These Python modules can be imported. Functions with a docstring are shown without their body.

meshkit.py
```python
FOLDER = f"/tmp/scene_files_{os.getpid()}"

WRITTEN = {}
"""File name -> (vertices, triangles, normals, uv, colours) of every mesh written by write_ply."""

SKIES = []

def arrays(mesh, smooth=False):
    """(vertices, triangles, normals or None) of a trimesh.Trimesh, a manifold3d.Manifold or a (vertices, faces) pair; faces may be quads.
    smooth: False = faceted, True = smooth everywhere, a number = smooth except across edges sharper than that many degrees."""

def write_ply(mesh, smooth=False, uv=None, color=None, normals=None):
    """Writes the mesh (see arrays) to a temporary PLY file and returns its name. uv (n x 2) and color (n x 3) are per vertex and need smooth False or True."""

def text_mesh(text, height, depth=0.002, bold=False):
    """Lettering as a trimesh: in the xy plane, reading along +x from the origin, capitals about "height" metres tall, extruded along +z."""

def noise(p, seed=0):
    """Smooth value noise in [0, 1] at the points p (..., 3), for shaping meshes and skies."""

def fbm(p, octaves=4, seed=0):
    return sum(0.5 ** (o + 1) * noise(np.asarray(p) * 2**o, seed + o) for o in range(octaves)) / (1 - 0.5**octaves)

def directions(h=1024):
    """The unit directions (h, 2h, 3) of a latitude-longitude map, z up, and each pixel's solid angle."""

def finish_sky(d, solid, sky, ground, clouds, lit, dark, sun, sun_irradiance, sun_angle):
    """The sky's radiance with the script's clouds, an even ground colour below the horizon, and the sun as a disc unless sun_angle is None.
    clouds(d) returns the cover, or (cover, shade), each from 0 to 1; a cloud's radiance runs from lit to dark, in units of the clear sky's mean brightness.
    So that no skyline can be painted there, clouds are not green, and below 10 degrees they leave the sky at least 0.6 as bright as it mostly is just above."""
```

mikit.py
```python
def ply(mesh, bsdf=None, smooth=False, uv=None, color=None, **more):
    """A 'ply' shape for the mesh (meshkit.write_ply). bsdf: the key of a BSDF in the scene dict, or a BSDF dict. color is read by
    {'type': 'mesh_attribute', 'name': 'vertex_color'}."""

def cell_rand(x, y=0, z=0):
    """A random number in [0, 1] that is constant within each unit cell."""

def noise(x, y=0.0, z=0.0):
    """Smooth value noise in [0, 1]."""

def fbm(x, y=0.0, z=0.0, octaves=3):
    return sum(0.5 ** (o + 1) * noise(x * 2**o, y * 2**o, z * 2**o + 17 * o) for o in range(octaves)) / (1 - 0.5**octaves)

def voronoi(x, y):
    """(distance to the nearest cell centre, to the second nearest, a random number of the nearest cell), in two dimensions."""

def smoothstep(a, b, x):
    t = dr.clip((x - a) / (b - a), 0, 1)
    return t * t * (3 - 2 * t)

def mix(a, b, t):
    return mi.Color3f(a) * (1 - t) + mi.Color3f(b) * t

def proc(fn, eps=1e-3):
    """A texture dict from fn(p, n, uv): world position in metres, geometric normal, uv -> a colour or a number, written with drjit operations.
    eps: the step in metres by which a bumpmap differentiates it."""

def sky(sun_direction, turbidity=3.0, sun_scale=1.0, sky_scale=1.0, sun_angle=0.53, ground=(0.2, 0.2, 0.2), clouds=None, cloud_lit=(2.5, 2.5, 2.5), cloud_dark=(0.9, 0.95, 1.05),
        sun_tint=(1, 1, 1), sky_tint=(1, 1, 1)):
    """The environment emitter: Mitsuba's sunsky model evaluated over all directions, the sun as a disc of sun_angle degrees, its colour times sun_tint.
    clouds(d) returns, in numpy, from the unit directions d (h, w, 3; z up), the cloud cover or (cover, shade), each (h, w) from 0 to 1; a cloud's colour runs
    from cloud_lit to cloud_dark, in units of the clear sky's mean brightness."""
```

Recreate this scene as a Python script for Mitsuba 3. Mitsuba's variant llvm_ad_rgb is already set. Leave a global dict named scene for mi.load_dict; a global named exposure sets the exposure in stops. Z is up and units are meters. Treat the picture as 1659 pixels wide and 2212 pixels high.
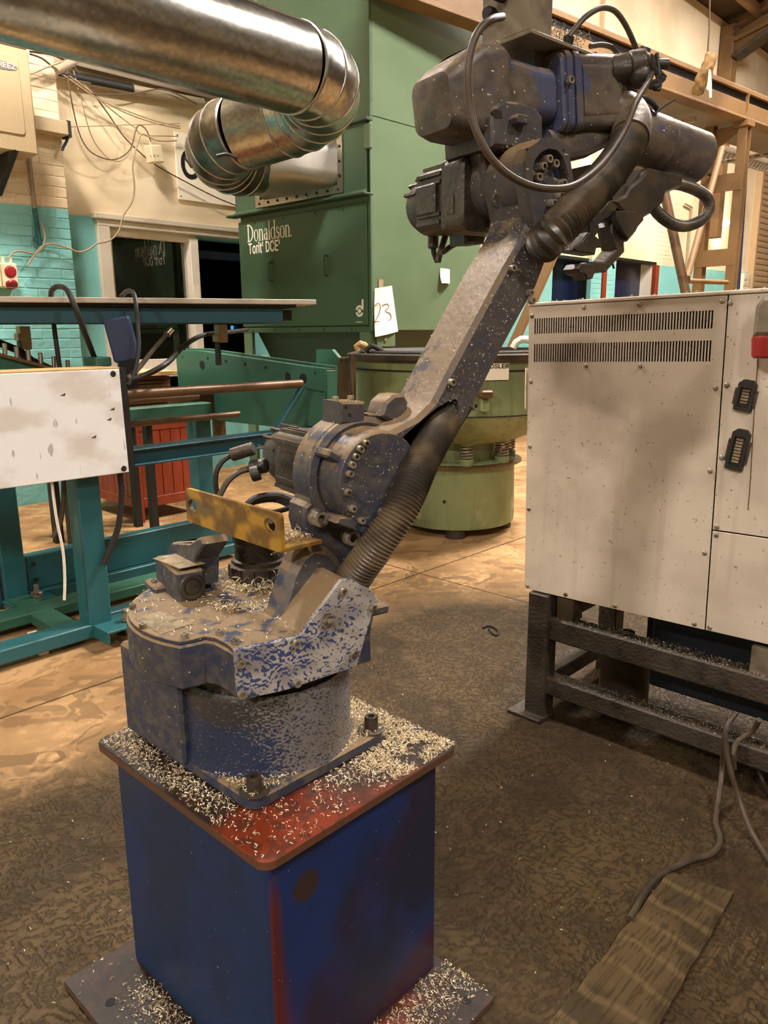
import math, random
import numpy as np
import trimesh, shapely
import shapely.geometry as sg
import drjit as dr
import mitsuba as mi
import mikit, meshkit
from mikit import noise, fbm, smoothstep, mix, voronoi, cell_rand
T = mi.ScalarTransform4f
random.seed(7)
rng = np.random.default_rng(7)
A = np.array
PI = math.pi

# ---------------------------------------------------------------- camera, lamps, exposure
scene, labels = {}, {}
exposure = 3.0
scene['camera'] = {'type': 'perspective', 'fov': 53.0749, 'fov_axis': 'x', 'near_clip': 0.05, 'far_clip': 200.0,
                   'to_world': T().look_at(origin=[0, 0, 1.5], target=[0.7063, 0.6702, 1.272], up=[0.1702, 0.1518, 0.9736])}
LAMP = A([1.0, 0.90, 0.81])
# high-bay lamps under the roof: (x, y, z, half length along x, half length along y, radiance)
LAMPS = [(-5.0, 0.6, 5.2, .3, .3, 60.0), (-3.2, -3.6, 5.3, .35, .35, 22.0), (1.6, 5.0, 6.1, .4, .4, 27.0), (6.2, 1.6, 6.8, .5, .5, 32.0),
         (10.5, 2.6, 8.1, .6, .6, 27.0), (15.5, 3.0, 8.1, .6, .6, 26.0), (1.6, -3.2, 6.1, .4, .4, 20.0)]

def lin(r, g, b):
    return [float(v / 12.92 if v < .04045 else ((v + .055) / 1.055) ** 2.4) for v in (r / 255, g / 255, b / 255)]

# ---------------------------------------------------------------- mesh helpers
def tm(v, f):
    m = trimesh.Trimesh(np.asarray(v, float), np.asarray(f, int), process=False)
    return m

def fix(m):
    if m.volume < 0:
        m.invert()
    return m

def cat(*ms):
    ms = [m for x in ms for m in (x if isinstance(x, (list, tuple)) else [x])]
    return trimesh.util.concatenate(ms) if len(ms) > 1 else ms[0]

def bx(x0, x1, y0, y1, z0, z1, b=0.0):
    x0, x1 = min(x0, x1), max(x0, x1); y0, y1 = min(y0, y1), max(y0, y1); z0, z1 = min(z0, z1), max(z0, z1)
    if b <= 0:
        m = trimesh.creation.box(extents=(x1 - x0, y1 - y0, z1 - z0))
        m.apply_translation(((x0 + x1) / 2, (y0 + y1) / 2, (z0 + z1) / 2))
        return m
    b = min(b, .49 * min(x1 - x0, y1 - y0, z1 - z0))
    P = []
    for x, sx in ((x0, 1), (x1, -1)):
        for y, sy in ((y0, 1), (y1, -1)):
            for z, sz in ((z0, 1), (z1, -1)):
                P += [(x, y + sy * b, z + sz * b), (x + sx * b, y, z + sz * b), (x + sx * b, y + sy * b, z)]
    return trimesh.convex.convex_hull(A(P))

def frame(w):
    w = A(w, float); w = w / np.linalg.norm(w)
    u = np.cross([0, 0, 1.0] if abs(w[2]) < .95 else [1.0, 0, 0], w); u /= np.linalg.norm(u)
    return u, np.cross(w, u), w

def lathe(prof, p0=(0, 0, 0), axis=(0, 0, 1), n=32):
    """Closed solid from (radius, height) pairs about the axis through p0."""
    u, v, w = frame(axis); p0 = A(p0, float)
    pr = [(max(r, 0), h) for r, h in prof]
    V, F = [], []
    a = np.arange(n) * 2 * PI / n
    ring = np.cos(a)[:, None] * u + np.sin(a)[:, None] * v
    for r, h in pr:
        V.append(p0 + w * h + ring * r)
    V = np.vstack(V)
    for i in range(len(pr) - 1):
        for j in range(n):
            k = (j + 1) % n
            a0, b0, c0, d0 = i * n + j, i * n + k, (i + 1) * n + k, (i + 1) * n + j
            F += [(a0, b0, c0), (a0, c0, d0)]
    m = len(V)
    V = np.vstack([V, p0 + w * pr[0][1], p0 + w * pr[-1][1]])
    for j in range(n):
        k = (j + 1) % n
        F += [(m, k, j), (m + 1, (len(pr) - 1) * n + j, (len(pr) - 1) * n + k)]
    t = tm(V, F)
    ar = t.area_faces > 1e-14
    t.update_faces(ar)
    return fix(t)

def cyl(p0, p1, r, n=20, r1=None, b=0.0):
    p0, p1 = A(p0, float), A(p1, float); h = np.linalg.norm(p1 - p0); r1 = r if r1 is None else r1
    if b > 0:
        return lathe([(r - b, 0), (r, b), (r1, h - b), (r1 - b, h)], p0, p1 - p0, n)
    return lathe([(r, 0), (r1, h)], p0, p1 - p0, n)

def ring(p0, axis, ro, ri, h, n=32, b=0.0):
    return lathe_ring([(ri, 0), (ro - b, 0), (ro, b), (ro, h - b), (ro - b, h), (ri, h)], p0, axis, n)

def lathe_ring(prof, p0, axis, n=32):
    u, v, w = frame(axis); p0 = A(p0, float)
    a = np.arange(n) * 2 * PI / n
    rg = np.cos(a)[:, None] * u + np.sin(a)[:, None] * v
    V = np.vstack([p0 + w * h + rg * r for r, h in prof]); F = []
    m = len(prof)
    for i in range(m):
        for j in range(n):
            k = (j + 1) % n; i2 = (i + 1) % m
            F += [(i * n + j, i * n + k, i2 * n + k), (i * n + j, i2 * n + k, i2 * n + j)]
    return fix(tm(V, F))

def smooth_path(pts, step):
    """Catmull-Rom through the points, resampled evenly."""
    P = A(pts, float)
    if len(P) > 2:
        Q = np.vstack([2 * P[0] - P[1], P, 2 * P[-1] - P[-2]]); out = []
        for i in range(1, len(Q) - 2):
            t = np.linspace(0, 1, 12, endpoint=False)[:, None]
            a, b, c, d = Q[i - 1], Q[i], Q[i + 1], Q[i + 2]
            out.append(.5 * (2 * b + (c - a) * t + (2 * a - 5 * b + 4 * c - d) * t ** 2 + (3 * b - a - 3 * c + d) * t ** 3))
        P = np.vstack(out + [P[-1:]])
    s = np.r_[0, np.cumsum(np.linalg.norm(np.diff(P, axis=0), axis=1))]
    n = max(2, int(s[-1] / step) + 1)
    q = np.linspace(0, s[-1], n)
    return np.stack([np.interp(q, s, P[:, k]) for k in range(3)], 1), q

def sweep(P, R, n=10):
    """A tube along the points P with radii R (number or one per point), ends closed."""
    P = A(P, float); R = np.broadcast_to(np.asarray(R, float), (len(P),))
    Tn = np.gradient(P, axis=0); Tn /= np.linalg.norm(Tn, axis=1, keepdims=True) + 1e-12
    u = frame(Tn[0])[0]; V, F = [], []
    a = np.arange(n) * 2 * PI / n
    for p, t, r in zip(P, Tn, R):
        u = u - t * (u @ t); u /= np.linalg.norm(u); v = np.cross(t, u)
        V.append(p + r * (np.cos(a)[:, None] * u + np.sin(a)[:, None] * v))
    V = np.vstack(V + [P[:1], P[-1:]]); m = len(P)
    i = np.arange(m - 1)[:, None] * n; j = np.arange(n); k = (j + 1) % n
    q = np.stack([i + j, i + k, i + n + k, i + n + j], -1).reshape(-1, 4)
    F = np.vstack([q[:, [0, 1, 2]], q[:, [0, 2, 3]],
                   np.stack([j * 0 + m * n, k, j], 1), np.stack([j * 0 + m * n + 1, (m - 1) * n + j, (m - 1) * n + k], 1)])
    return fix(tm(V, F))

def tube(pts, r, n=8, step=None):
    P, _ = smooth_path(pts, step or max(r * 1.6, .008))
    return sweep(P, r, n)

def pipe(pts, r, n=12):
    return cat([cyl(a, b, r, n) for a, b in zip(pts[:-1], pts[1:])] + [trimesh.creation.icosphere(1, r).apply_translation(p) for p in pts[1:-1]])

def hose(pts, r, pitch, depth, n=20):
    P, s = smooth_path(pts, pitch / 4)
    R = r - depth * np.array([0, .5, 1, .5])[np.arange(len(P)) % 4]
    return sweep(P, R, n)

def inset(poly, b):
    P = A(poly, float); n = len(P)
    ar = .5 * np.sum(P[:, 0] * np.roll(P[:, 1], -1) - np.roll(P[:, 0], -1) * P[:, 1])
    if ar < 0: P = P[::-1]
    if b == 0: return P, P
    e = np.roll(P, -1, 0) - P; e /= np.linalg.norm(e, axis=1, keepdims=True) + 1e-12
    nr = np.stack([-e[:, 1], e[:, 0]], 1)
    pv = np.roll(nr, 1, 0); k = 1 + np.sum(pv * nr, 1, keepdims=True)
    return P, P + b * (pv + nr) / np.maximum(k, .35)

def prism(poly, w0, w1, U=(1, 0, 0), V=(0, 0, 1), W=(0, 1, 0), O=(0, 0, 0), b=0.0, holes=()):
    """Solid: the (u, v) outline swept from w0 to w1 along W, its rims chamfered by b."""
    P, Q = inset(poly, b); U, V, W, O = (A(x, float) for x in (U, V, W, O))
    if holes:
        t = trimesh.creation.extrude_polygon(sg.Polygon(P, [A(h) for h in holes]), w1 - w0, engine='earcut')
        X = t.vertices
        return fix(tm(O + X[:, :1] * U + X[:, 1:2] * V + (X[:, 2:3] + w0) * W, t.faces))
    lay = [(Q, w0), (P, w0 + b), (P, w1 - b), (Q, w1)] if b > 0 else [(P, w0), (P, w1)]
    n = len(P); X = np.vstack([O + L[:, :1] * U + L[:, 1:2] * V + w * W for L, w in lay]); F = []
    for i in range(len(lay) - 1):
        for j in range(n):
            k = (j + 1) % n
            F += [(i * n + j, i * n + k, (i + 1) * n + k), (i * n + j, (i + 1) * n + k, (i + 1) * n + j)]
    vv, ff = trimesh.creation.triangulate_polygon(sg.Polygon(Q), engine='earcut')
    idx = [int(np.argmin(np.sum((Q - p) ** 2, 1))) for p in vv]
    o = (len(lay) - 1) * n
    for a, c, d in ff:
        F += [(idx[a], idx[d], idx[c]), (o + idx[a], o + idx[c], o + idx[d])]
    return fix(tm(X, F))

def loft(rings):
    """Solid through rings with the same number of points, ends closed by fans."""
    n = len(rings[0]); V = np.vstack([A(r, float) for r in rings] + [A(rings[0], float).mean(0)[None], A(rings[-1], float).mean(0)[None]]); F = []
    m = len(rings)
    for i in range(m - 1):
        for j in range(n):
            k = (j + 1) % n
            F += [(i * n + j, i * n + k, (i + 1) * n + k), (i * n + j, (i + 1) * n + k, (i + 1) * n + j)]
    for j in range(n):
        k = (j + 1) % n
        F += [(m * n, k, j), (m * n + 1, (m - 1) * n + j, (m - 1) * n + k)]
    return fix(tm(V, F))

def ngon(r, n=24, c=(0, 0), a0=0.0):
    a = a0 + np.arange(n) * 2 * PI / n
    return np.stack([c[0] + r * np.cos(a), c[1] + r * np.sin(a)], 1)

def rrect(x0, x1, y0, y1, r, k=4):
    P = []
    for cx, cy, a in ((x1 - r, y0 + r, -90), (x1 - r, y1 - r, 0), (x0 + r, y1 - r, 90), (x0 + r, y0 + r, 180)):
        for i in range(k + 1):
            t = math.radians(a + 90 * i / k); P.append((cx + r * math.cos(t), cy + r * math.sin(t)))
    return A(P)

def moved(m, R=None, t=(0, 0, 0)):
    m = m.copy()
    M = np.eye(4)
    if R is not None: M[:3, :3] = R
    M[:3, 3] = t
    m.apply_transform(M)
    return m

def rotz(d):
    c, s = math.cos(math.radians(d)), math.sin(math.radians(d))
    return A([[c, -s, 0], [s, c, 0], [0, 0, 1.0]])

def rotx(d):
    c, s = math.cos(math.radians(d)), math.sin(math.radians(d))
    return A([[1.0, 0, 0], [0, c, -s], [0, s, c]])

def bolt_mesh(p, axis, r, h, socket=True, washer=0.0):
    """Socket cap screw: head with a hexagon recess, standing on p along axis."""
    u, v, w = frame(axis); p = A(p, float)
    ms = []
    if washer > 0:
        ms.append(lathe([(washer * .93, 0), (washer, .001), (washer, .0035), (washer * .93, .0045)], p, w, 20)); p = p + w * .0045
    if socket:
        ms.append(lathe([(r, 0), (r, h * .85), (r * .9, h), (r * .52, h), (r * .5, h * .45), (0, h * .45)], p, w, 12))
    else:
        hexa = ngon(r, 6)
        ms.append(prism(hexa, 0, h, u, v, w, p, b=r * .12))
    return cat(ms)

# ---------------------------------------------------------------- scene helpers
used = {}
def numbered(name):
    k = used.get(name, 0); used[name] = k + 1
    return name if k == 0 else '%s_%03d' % (name, k)

def tag(key, label=None, cat_=None, group=None, kind=None):
    d = {}
    if label: d['label'] = label
    if cat_: d['category'] = cat_
    if group: d['group'] = group
    if kind: d['kind'] = kind
    labels[key] = d
    return key

def thing(name, label, cat_, group=None):
    return tag(numbered(name), label, cat_, group)

def part(parent, name, mesh, mat, smooth=35, label=None, kind=None, **kw):
    key = numbered(parent + '__' + name)
    scene[key] = mikit.ply(mesh, mat, smooth=smooth, **kw) if not isinstance(mesh, dict) else mesh
    if label or kind: tag(key, label, None, None, kind)
    return key

def single(name, mesh, mat, label, cat_, group=None, kind=None, smooth=35):
    key = numbered(name)
    scene[key] = mikit.ply(mesh, mat, smooth=smooth) if not isinstance(mesh, dict) else mesh
    return tag(key, label, cat_, group, kind)

def struct(name, mesh, mat, smooth=35, label=None):
    key = numbered(name)
    scene[key] = mikit.ply(mesh, mat, smooth=smooth)
    return tag(key, label, None, None, 'structure')

def place(d, to):
    return {**d, 'to_world': T(to)}

def mat4(R=None, t=(0, 0, 0)):
    M = np.eye(4)
    if R is not None: M[:3, :3] = R
    M[:3, 3] = t
    return M

# ---------------------------------------------------------------- materials
def mat(name, base, rough=.6, metal=0.0, spec=.5, bump=None, bscale=.002, eps=2e-3, **kw):
    """One principled BSDF as a scene entry; base: an sRGB triple (0-255) or a proc function."""
    b = {'type': 'principled', 'base_color': mikit.proc(base) if callable(base) else {'type': 'rgb', 'value': lin(*base)},
         'roughness': mikit.proc(rough) if callable(rough) else float(rough), 'metallic': float(metal), 'specular': float(spec), **kw}
    if bump is not None:
        b = {'type': 'bumpmap', 'arbitrary': mikit.proc(bump, eps), 'scale': float(bscale), 'bsdf': b}
    scene[name] = {'type': 'twosided', 'bsdf': b}
    return name

C = lambda *c: mi.Color3f(*lin(*c))

# concrete floor: pale and trodden at the back, black-brown with wet swarf sludge round the machine
def floor_dirt(p):
    big = fbm(p.x * .7 + 3, p.y * .7 + 7, 0, 4) - .5
    # sludge lies from the pedestal to the cabinet and out towards the near corner; beyond it the floor is only trodden
    far = (p.x - 3.25) * .62 + (p.y - 2.62) * .78          # distance from the line pedestal - cabinet foot, away from the viewer
    left = (p.y - 2.62) - (p.x - 1.0) * .1                # towards the feeder
    wet = 1 - smoothstep(-.30, .22, dr.maximum(far, left) + big * .9)
    mid = 1 - smoothstep(.0, 1.2, dr.maximum(far, left) + big * 1.8)
    return wet, mid
def floor_col(p, n, uv):
    wet, mid = floor_dirt(p)
    fine = fbm(p.x * 34, p.y * 34, 1, 4)
    med = fbm(p.x * 4, p.y * 4, 4, 4)
    swirl = fbm(p.x * 14 + med * 8, p.y * 14 - med * 6, 3, 3)
    base = mix(C(176, 140, 98), C(150, 115, 77), smoothstep(.35, .68, med))
    base = mix(base, C(92, 70, 46), smoothstep(.55, .68, swirl) * (.35 + .45 * mid))
    base = mix(base, C(104, 82, 54), mid * .8 * smoothstep(.25, .6, fine * .5 + med * .5 + .1))
    # sludge: worm-like creases, fine grain along the tracks, arcs left by treads
    q = fbm(p.x * 5 + 8, p.y * 5, 2, 3)
    n1 = noise(p.x * 62 + q * 7, p.y * 62 - q * 7, 4); n2 = noise(p.x * 120, p.y * 120 + q * 9, 9)
    worm = 1 - smoothstep(.05, .26, dr.abs(n1 - .5) * .7 + dr.abs(n2 - .5) * .5)
    grain = fbm(p.x * 26 + q * 5, p.y * 190, 8, 2)
    tr = smoothstep(.95, 1.2, p.x + .3 * q) * (1 - smoothstep(2.3, 2.6, p.x)) * (1 - smoothstep(.5, .95, p.y + .3 * q))
    arc = dr.abs(dr.sin(p.x * 27 + 1.5 * dr.cos(p.y * 18) + q * 4))
    lanes = dr.abs(dr.sin(p.y * 17 + .5 * q))
    sl = mix(C(53, 41, 24), C(68, 54, 33), smoothstep(.35, .65, med))
    sl = mix(sl, C(79, 64, 42), smoothstep(.45, .75, grain) * (.25 + .5 * tr))
    sl = mix(sl, C(20, 14, 6), worm * (.55 + .25 * med))
    sl = mix(sl, C(18, 12, 5), tr * dr.maximum((1 - smoothstep(.0, .16, arc)) * smoothstep(.35, .6, n1), 1 - smoothstep(.0, .06, lanes)) * .75)
    sl = mix(sl, C(35, 26, 13), smoothstep(.52, .68, q) * .6)
    base = mix(base, sl, wet * .94)
    jx = dr.abs(p.y - 3.06 - .004 * fine); jy = dr.abs(p.x - 3.55)
    joint = dr.maximum(1 - smoothstep(.004, .009, jx), 1 - smoothstep(.004, .009, jy))
    return mix(base, C(44, 34, 22), joint * .8)
def floor_rough(p, n, uv):
    wet, mid = floor_dirt(p)
    return .80 - .22 * wet * noise(p.x * 9, p.y * 9, 2)
def floor_bump(p, n, uv):
    wet, mid = floor_dirt(p)
    q = fbm(p.x * 5 + 8, p.y * 5, 2, 3)
    n1 = noise(p.x * 62 + q * 7, p.y * 62 - q * 7, 4); n2 = noise(p.x * 120, p.y * 120 + q * 9, 9)
    return (.2 + .8 * wet) * smoothstep(.05, .3, dr.abs(n1 - .5) * .7 + dr.abs(n2 - .5) * .5) + .3 * noise(p.x * 90, p.y * 90, 2)
mat('m_floor', floor_col, floor_rough, spec=.2, bump=floor_bump, bscale=.004, eps=2e-3)

def wall_col(p, n, uv):
    z0 = 2.58 + (p.x - 3.5) * .018
    stain = fbm(p.x * .9, p.z * .7, 2, 4)
    cream = mix(C(238, 222, 190), C(216, 196, 160), smoothstep(.4, .75, stain))
    tl = mix(C(140, 206, 200), C(124, 188, 184), smoothstep(.35, .7, stain))
    return mix(tl, cream, smoothstep(-.012, .012, p.z - z0 + .015 * (noise(p.x * 9, 0, 3) - .5)))
def wall_bump(p, n, uv):
    # painted brickwork showing through the paint
    row = p.z / .086
    k = dr.floor(row)
    fx = p.x / .235 + .5 * (k - 2 * dr.floor(k / 2))
    ez = dr.minimum(row - k, 1 - row + k); ex = fx - dr.floor(fx); ex = dr.minimum(ex, 1 - ex)
    j = dr.minimum(smoothstep(.0, .12, ez), smoothstep(.0, .05, ex))
    w = smoothstep(.38, .6, fbm(p.x * 1.3, p.z * 1.6, 5, 3)) * smoothstep(9.5, 10.5, p.x)
    return j * w + .4 * fbm(p.x * 14, p.z * 14, p.y * 14, 3)
mat('m_wall', wall_col, .62, spec=.3, bump=wall_bump, bscale=.007, eps=6e-3)
mat('m_brick', wall_col, .5, spec=.4, bump=lambda p, n, uv: fbm(p.x * 22, p.z * 30, p.y * 22, 3), bscale=.006, eps=4e-3)
mat('m_room', (196, 178, 146), .8)
mat('m_roof', lambda p, n, uv: mix(C(86, 64, 40), C(56, 41, 26), fbm(p.x * 2, p.y * .7, 0, 3)), .8)

# galvanised sheet: spangled zinc
def galv(p, n, uv):
    a = fbm(p.x * 9, p.y * 9, p.z * 9, 3)
    b = noise(p.x * 45, p.y * 45, p.z * 45)
    return mix(C(160, 158, 150), C(138, 137, 131), smoothstep(.3, .7, a * .5 + b * .5))
mat('m_galv', galv, lambda p, n, uv: .24 + .05 * noise(p.x * 16, p.y * 40, p.z * 40), metal=1.0)
mat('m_galv_bright', (200, 198, 190), .42, metal=.9)
mat('m_galv_dark', lambda p, n, uv: mix(C(120, 116, 106), C(82, 78, 70), smoothstep(.3, .7, fbm(p.x * 9, p.y * 9, p.z * 9, 3))), .34, metal=1.0)
mat('m_galv_seam', (172, 168, 156), .3, metal=1.0)

def grime(c0, c1, k=1.0, s=3.0, thr=(.45, .75)):
    c0, c1 = lin(*c0), lin(*c1)
    def fn(p, n, uv):
        a = fbm(p.x * s, p.y * s, p.z * s, 4)
        return mix(c0, c1, smoothstep(thr[0], thr[1], a) * k)
    return fn
mat('m_green', grime((98, 118, 90), (88, 108, 80), 1, .9), .42, spec=.4)
mat('m_green_door', grime((66, 92, 68), (56, 80, 56), 1, 1.4), .45, spec=.4)
mat('m_rim_green', (50, 70, 50), .5)
# vibratory finisher: olive enamel with grey grime runs
def olive(p, n, uv):
    a = fbm(p.x * 3, p.y * 3, p.z * 2.2, 4); runs = fbm(p.x * 24, p.y * 24, p.z * 1.3, 3)
    c = mix(C(130, 140, 96), C(108, 118, 80), smoothstep(.35, .7, a))
    c = mix(c, C(104, 96, 62), smoothstep(.54, .78, runs) * .6)
    return mix(c, C(150, 148, 128), smoothstep(.58, .74, fbm(p.x * 6, p.y * 6, p.z * 5 + 9, 4)) * (1 - smoothstep(.25, .7, p.z)) * .8)
mat('m_olive', olive, .5)
mat('m_teal', grime((38, 94, 100), (32, 80, 84), 1, 2.2), .42)
mat('m_teal_dark', (18, 66, 76), .5)
mat('m_guard', grime((46, 92, 74), (40, 80, 64), 1, 1.3), .45)
# white panel of the feeder: scuffs and grey smears
def panel_col(p, n, uv):
    a = fbm(p.x * 5, p.y * 5, p.z * 7, 4)
    sc = fbm(p.x * 40, p.y * 40, p.z * 9, 3)
    c = mix(C(234, 234, 232), C(212, 206, 198), smoothstep(.5, .74, a))
    return mix(c, C(120, 112, 104), smoothstep(.72, .8, sc) * .55)
mat('m_panel', panel_col, .42)
# beige cabinet sheet: oil mist, scratches
def cab_col(p, n, uv):
    a = fbm(p.x * 3, p.y * 3.4, p.z * 3.4, 4)
    st = fbm(p.x * 9, p.y * 26, p.z * 5, 4)
    run = fbm(p.x * 9, p.y * 38, p.z * 1.2, 3)
    c = mix(C(206, 192, 174), C(186, 172, 154), smoothstep(.4, .7, a))
    c = mix(c, C(140, 126, 110), smoothstep(.6, .78, run) * .16)
    # an oily cloud low on the left of the vents
    ob = fbm(p.y * 7 + 2, p.z * 7, 1, 4)
    oil = (1 - smoothstep(.06, .30, dr.sqrt(dr.square(p.y - 1.44) + dr.square((p.z - 1.22) * .9)) + (ob - .5) * .25))
    c = mix(c, C(138, 122, 108), oil * .55)
    spk = smoothstep(.80, .84, fbm(p.y * 90, p.z * 90, 2, 3))
    return mix(c, C(76, 64, 52), spk * .6)
mat('m_cabinet', cab_col, .48, spec=.4)
mat('m_cab_dark', (24, 21, 18), .8)
mat('m_black', (22, 20, 18), .5)
mat('m_rubber', (30, 26, 22), .55)
mat('m_cable', grime((72, 60, 46), (46, 38, 30), 1, 12), .5)
mat('m_white', (232, 224, 208), .55)
mat('m_paper', (246, 236, 214), .8)
mat('m_ink', (120, 104, 96), .8)
mat('m_text_white', (236, 230, 214), .6)
mat('m_text_black', (24, 22, 20), .6)
mat('m_alu', (206, 196, 176), .45)
mat('m_timber', grime((196, 160, 108), (164, 124, 76), 1, 8), .7)
mat('m_redwood', lambda p, n, uv: mix(C(150, 62, 34), C(112, 42, 24), fbm(p.x * 14, p.y * 14, p.z * 1.6, 3)), .45)
mat('m_steel_tan', grime((124, 94, 58), (98, 72, 42), 1, 1.2), .6)
mat('m_steel_grey', (120, 106, 88), .6)
mat('m_shutter', (186, 160, 124), .55)
mat('m_nightblue', (18, 26, 52), .25)
mat('m_dark', (20, 17, 13), .6)
mat('m_blue_pipe', (30, 34, 62), .5)
mat('m_grey_pipe', (150, 136, 112), .5)
mat('m_wire', (158, 140, 110), .6)
mat('m_wire_dark', (92, 76, 56), .6)
mat('m_ac', (176, 156, 120), .55)
mat('m_red', (140, 20, 22), .4)
mat('m_socket', (222, 206, 170), .5)
mat('m_bluebox', (46, 58, 88), .6)
mat('m_chrome', (196, 190, 180), .22, metal=1.0)
mat('m_bolt', grime((150, 140, 124), (84, 74, 60), 1, 60), .4, metal=.5)
mat('m_tubing', grime((104, 78, 52), (78, 56, 36), 1, 6), .42, metal=.3)
mat('m_box', grime((122, 110, 92), (94, 84, 70), 1, 18), .5)
mat('m_navy', (16, 20, 30), .55)
mat('m_stone', grime((190, 178, 160), (160, 146, 128), 1, 6), .6)
# greasy black motors and castings under oil and brown dust
def black_dust(p, n, uv):
    a = fbm(p.x * 16, p.y * 16, p.z * 16, 4)
    f = noise(p.x * 160, p.y * 160, p.z * 160)
    c = mix(C(34, 29, 25), C(57, 48, 37), smoothstep(.35, .65, a))
    c = mix(c, C(98, 82, 61), smoothstep(.35, .95, n.z) * .5 * smoothstep(.3, .6, a))
    return mix(c, C(149, 139, 116), smoothstep(.93, .96, f) * .8)
mat('m_motor', black_dust, lambda p, n, uv: .36 + .2 * noise(p.x * 30, p.y * 30, p.z * 30), spec=.6,
    bump=lambda p, n, uv: fbm(p.x * 110, p.y * 110, p.z * 110, 2), bscale=.0015, eps=1e-3)
# robot paint: blue, buried under grey-brown oil dust that lies thickest on what faces up
def robot_col(p, n, uv):
    a = fbm(p.x * 7, p.y * 7, p.z * 7, 4)
    b = fbm(p.x * 44, p.y * 44, p.z * 44, 3)
    f = noise(p.x * 150, p.y * 150, p.z * 150)
    up = smoothstep(.05, .8, n.z)
    c = mix(C(44, 53, 76), C(56, 57, 64), smoothstep(.30, .60, a * .5 + b * .5))
    c = mix(c, C(90, 84, 78), smoothstep(.40, .72, b) * .5)
    c = mix(c, C(66, 58, 51), smoothstep(.9, 1.6, p.z) * .6)
    c = mix(c, C(128, 106, 76), up * smoothstep(.36, .50, a * .5 + b * .5) * .9)
    return mix(c, C(190, 178, 150), smoothstep(.90, .95, f) * .8)
mat('m_robot', robot_col, lambda p, n, uv: .42 + .22 * fbm(p.x * 20, p.y * 20, p.z * 20, 2), spec=.45,
    bump=lambda p, n, uv: fbm(p.x * 90, p.y * 90, p.z * 90, 3), bscale=.0012, eps=1e-3)
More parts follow.
